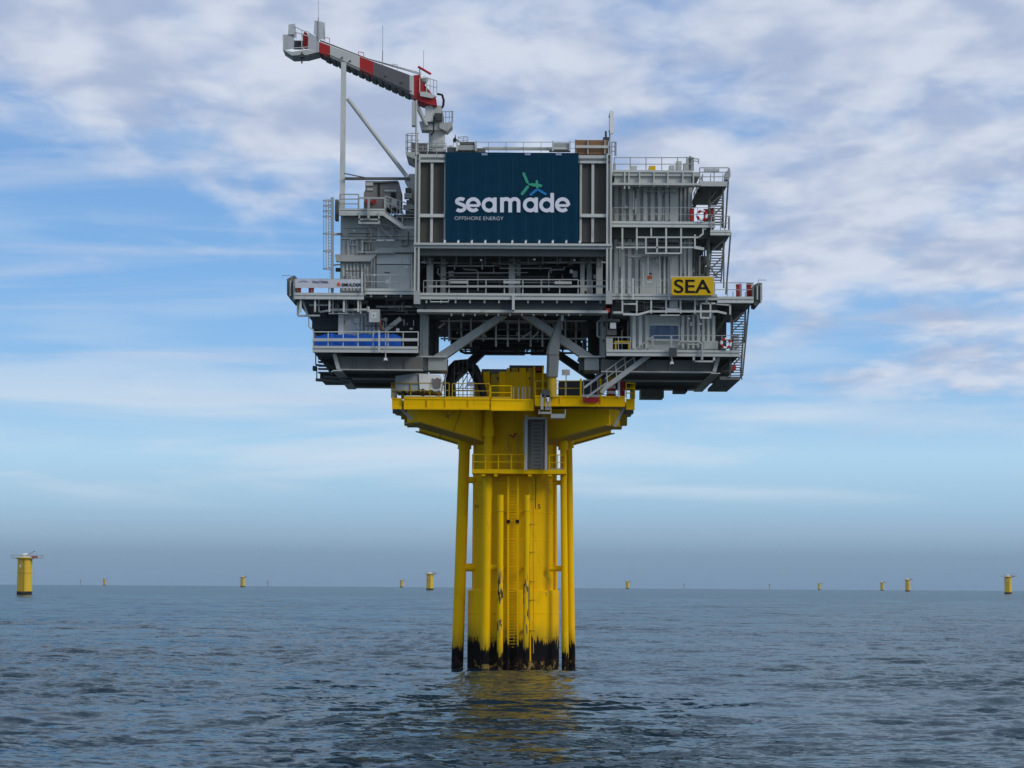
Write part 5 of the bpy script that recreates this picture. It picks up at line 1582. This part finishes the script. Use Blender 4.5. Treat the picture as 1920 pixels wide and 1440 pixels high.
# ================================================================== FAR TURBINE FOUNDATIONS
def far_base(name, lab, px, D, wm, hm, crane=True, group='turbine foundations out at sea'):
    d = F + R_ * ((px - 960.0) / FPX) + U_ * ((720.0 - 1096) / FPX)
    x = d.x / d.y * D
    z0 = -D * D / (2 * RE)
    t = thing(name, lab, 'foundation', (x, D, z0), group)
    r = wm / 2
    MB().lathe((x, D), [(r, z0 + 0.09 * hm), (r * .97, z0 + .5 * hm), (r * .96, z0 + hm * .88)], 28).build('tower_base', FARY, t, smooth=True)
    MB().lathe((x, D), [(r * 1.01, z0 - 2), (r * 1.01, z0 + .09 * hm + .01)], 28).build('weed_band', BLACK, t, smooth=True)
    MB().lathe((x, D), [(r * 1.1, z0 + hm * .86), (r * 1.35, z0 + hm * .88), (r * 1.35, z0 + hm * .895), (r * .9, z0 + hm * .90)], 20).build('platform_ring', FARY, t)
    MB().lathe((x, D), [(r * .5, z0 + hm * .9), (r * .5, z0 + hm * .965), (r * .3, z0 + hm)], 14).build('flange_cover', WHITE, t)
    MB().box3((x - r * 1.7, D - r * .9, z0 + hm * .875), (x + r * 2.35, D + r * .6, z0 + hm * .89)).build('walkway', GALV, t)
    rl_ = MB()
    for k in (0.0, 1.0):
        for e in (-1.7, 2.35):
            rl_.bar(Vector((x + r * e, D - r * (.9 - 1.5 * k), z0 + hm * .89)), Vector((x + r * e, D - r * (.9 - 1.5 * k), z0 + hm * .955)), r * .07)
        rl_.bar(Vector((x - r * 1.7, D - r * (.9 - 1.5 * k), z0 + hm * .952)), Vector((x + r * 2.35, D - r * (.9 - 1.5 * k), z0 + hm * .952)), r * .07)
    rl_.build('railing', GALV, t)
    MB().box3((x + r * 1.0, D - r * .8, z0 + hm * .89), (x + r * 1.7, D, z0 + hm * .93)).build('equipment_box', RED, t)
    MB().box3((x - r * .18, D - r * 1.16, z0 + hm * .06), (x - r * .12, D - r * 1.05, z0 + hm * .88)).box3((x + r * .12, D - r * 1.16, z0 + hm * .06), (x + r * .18, D - r * 1.05, z0 + hm * .88)).build('boat_ladder', DYEL, t)
    MB().lathe((x, D), [(r * 1.02, z0 + hm * .52), (r * 1.02, z0 + hm * .535)], 24).build('weld_seam', DYEL, t, smooth=True)
    PB_ = MB().box3((x - r * .5, D - r * 1.02, z0 + hm * .66), (x - r * .3, D - r * .9, z0 + hm * .72)).build('number_plate', WHITE, t)
    if crane:
        MB().bar(Vector((x + r * .3, D - r * .5, z0 + hm * .95)), Vector((x + r * 1.5, D - r * .7, z0 + hm * 1.06)), r * .12).build('davit_arm', GALV, t)
    return t
for args in (('near yellow turbine foundation with railed top at the far left of the sea', 46, 1250, 7.4, 20.5),
             ('yellow turbine foundation just left of the monopile tubes on the horizon', 806, 3000, 8.4, 21),
             ('yellow turbine foundation nearest the right edge of the picture on the horizon', 1890, 2850, 8.2, 21.5),
             ('mid size far foundation on the horizon left of centre, between open sea gaps', 455, 4700, 8.5, 20.5),
             ('far foundation right part of horizon, the taller of a close pair', 1702, 4300, 8.6, 22),
             ('small far foundation right part of horizon, the smaller of a close pair', 1654, 6000, 8.4, 21),
             ('small far foundation on the horizon close by the larger one left of the monopile', 753, 6400, 8.2, 20),
             ('small far foundation on the horizon right of the monopile tubes', 1176.5, 6100, 8.2, 20),
             ('tiny far foundation on the horizon below the right deck stair', 1536, 7200, 8.2, 20.5),
             ('tiny far foundation on the horizon right of the near left foundation', 196, 7200, 8.2, 20)):
    far_base('turbine_foundation', *args)
def far_mast(px, D, lab, hm=22):
    d = F + R_ * ((px - 960.0) / FPX) + U_ * ((720.0 - 1096) / FPX)
    x = d.x / d.y * D
    z0 = -D * D / (2 * RE)
    t = thing('far_mast', lab, 'foundation', (x, D, z0), 'barely visible foundations on the horizon')
    hm *= .85
    MB().tube([(x, D, z0 - 2), (x, D, z0 + hm)], 2.0, 8).build('mast_shaft', GALV, t)
    MB().box3((x - 6, D - 4, z0 + hm * .9), (x + 5, D + 4, z0 + hm * .96)).build('mast_platform', GALV, t)
for px, D, lab in ((151, 9000, 'thin faint foundation on the horizon at far left, just before the tiny yellow one'), (502, 8600, 'thin faint foundation on the horizon right of the mid size left one'), (1443, 9000, 'thin faint foundation on the horizon left of the tiny right one'), (1283, 9400, 'faintest foundation speck on the horizon between monopile and right stair')):
    far_mast(px, D, lab)
# ================================================================== HAZE
hz_ = MB().box3((-16600, -16600, -22), (16600, 16600, 62))
hm = bpy.data.materials.new('haze_air')
hm.use_nodes = True
ht = hm.node_tree
ht.nodes.remove(ht.nodes['Principled BSDF'])
pv = N(ht, 'ShaderNodeVolumePrincipled')
pv.inputs['Color'].default_value = (0.66, 0.82, 0.96, 1)
pv.inputs['Density'].default_value = 2.0e-5
ht.links.new(pv.outputs[0], ht.nodes['Material Output'].inputs['Volume'])
ho = hz_.build('haze', hm, None)
ho['kind'] = 'stuff'
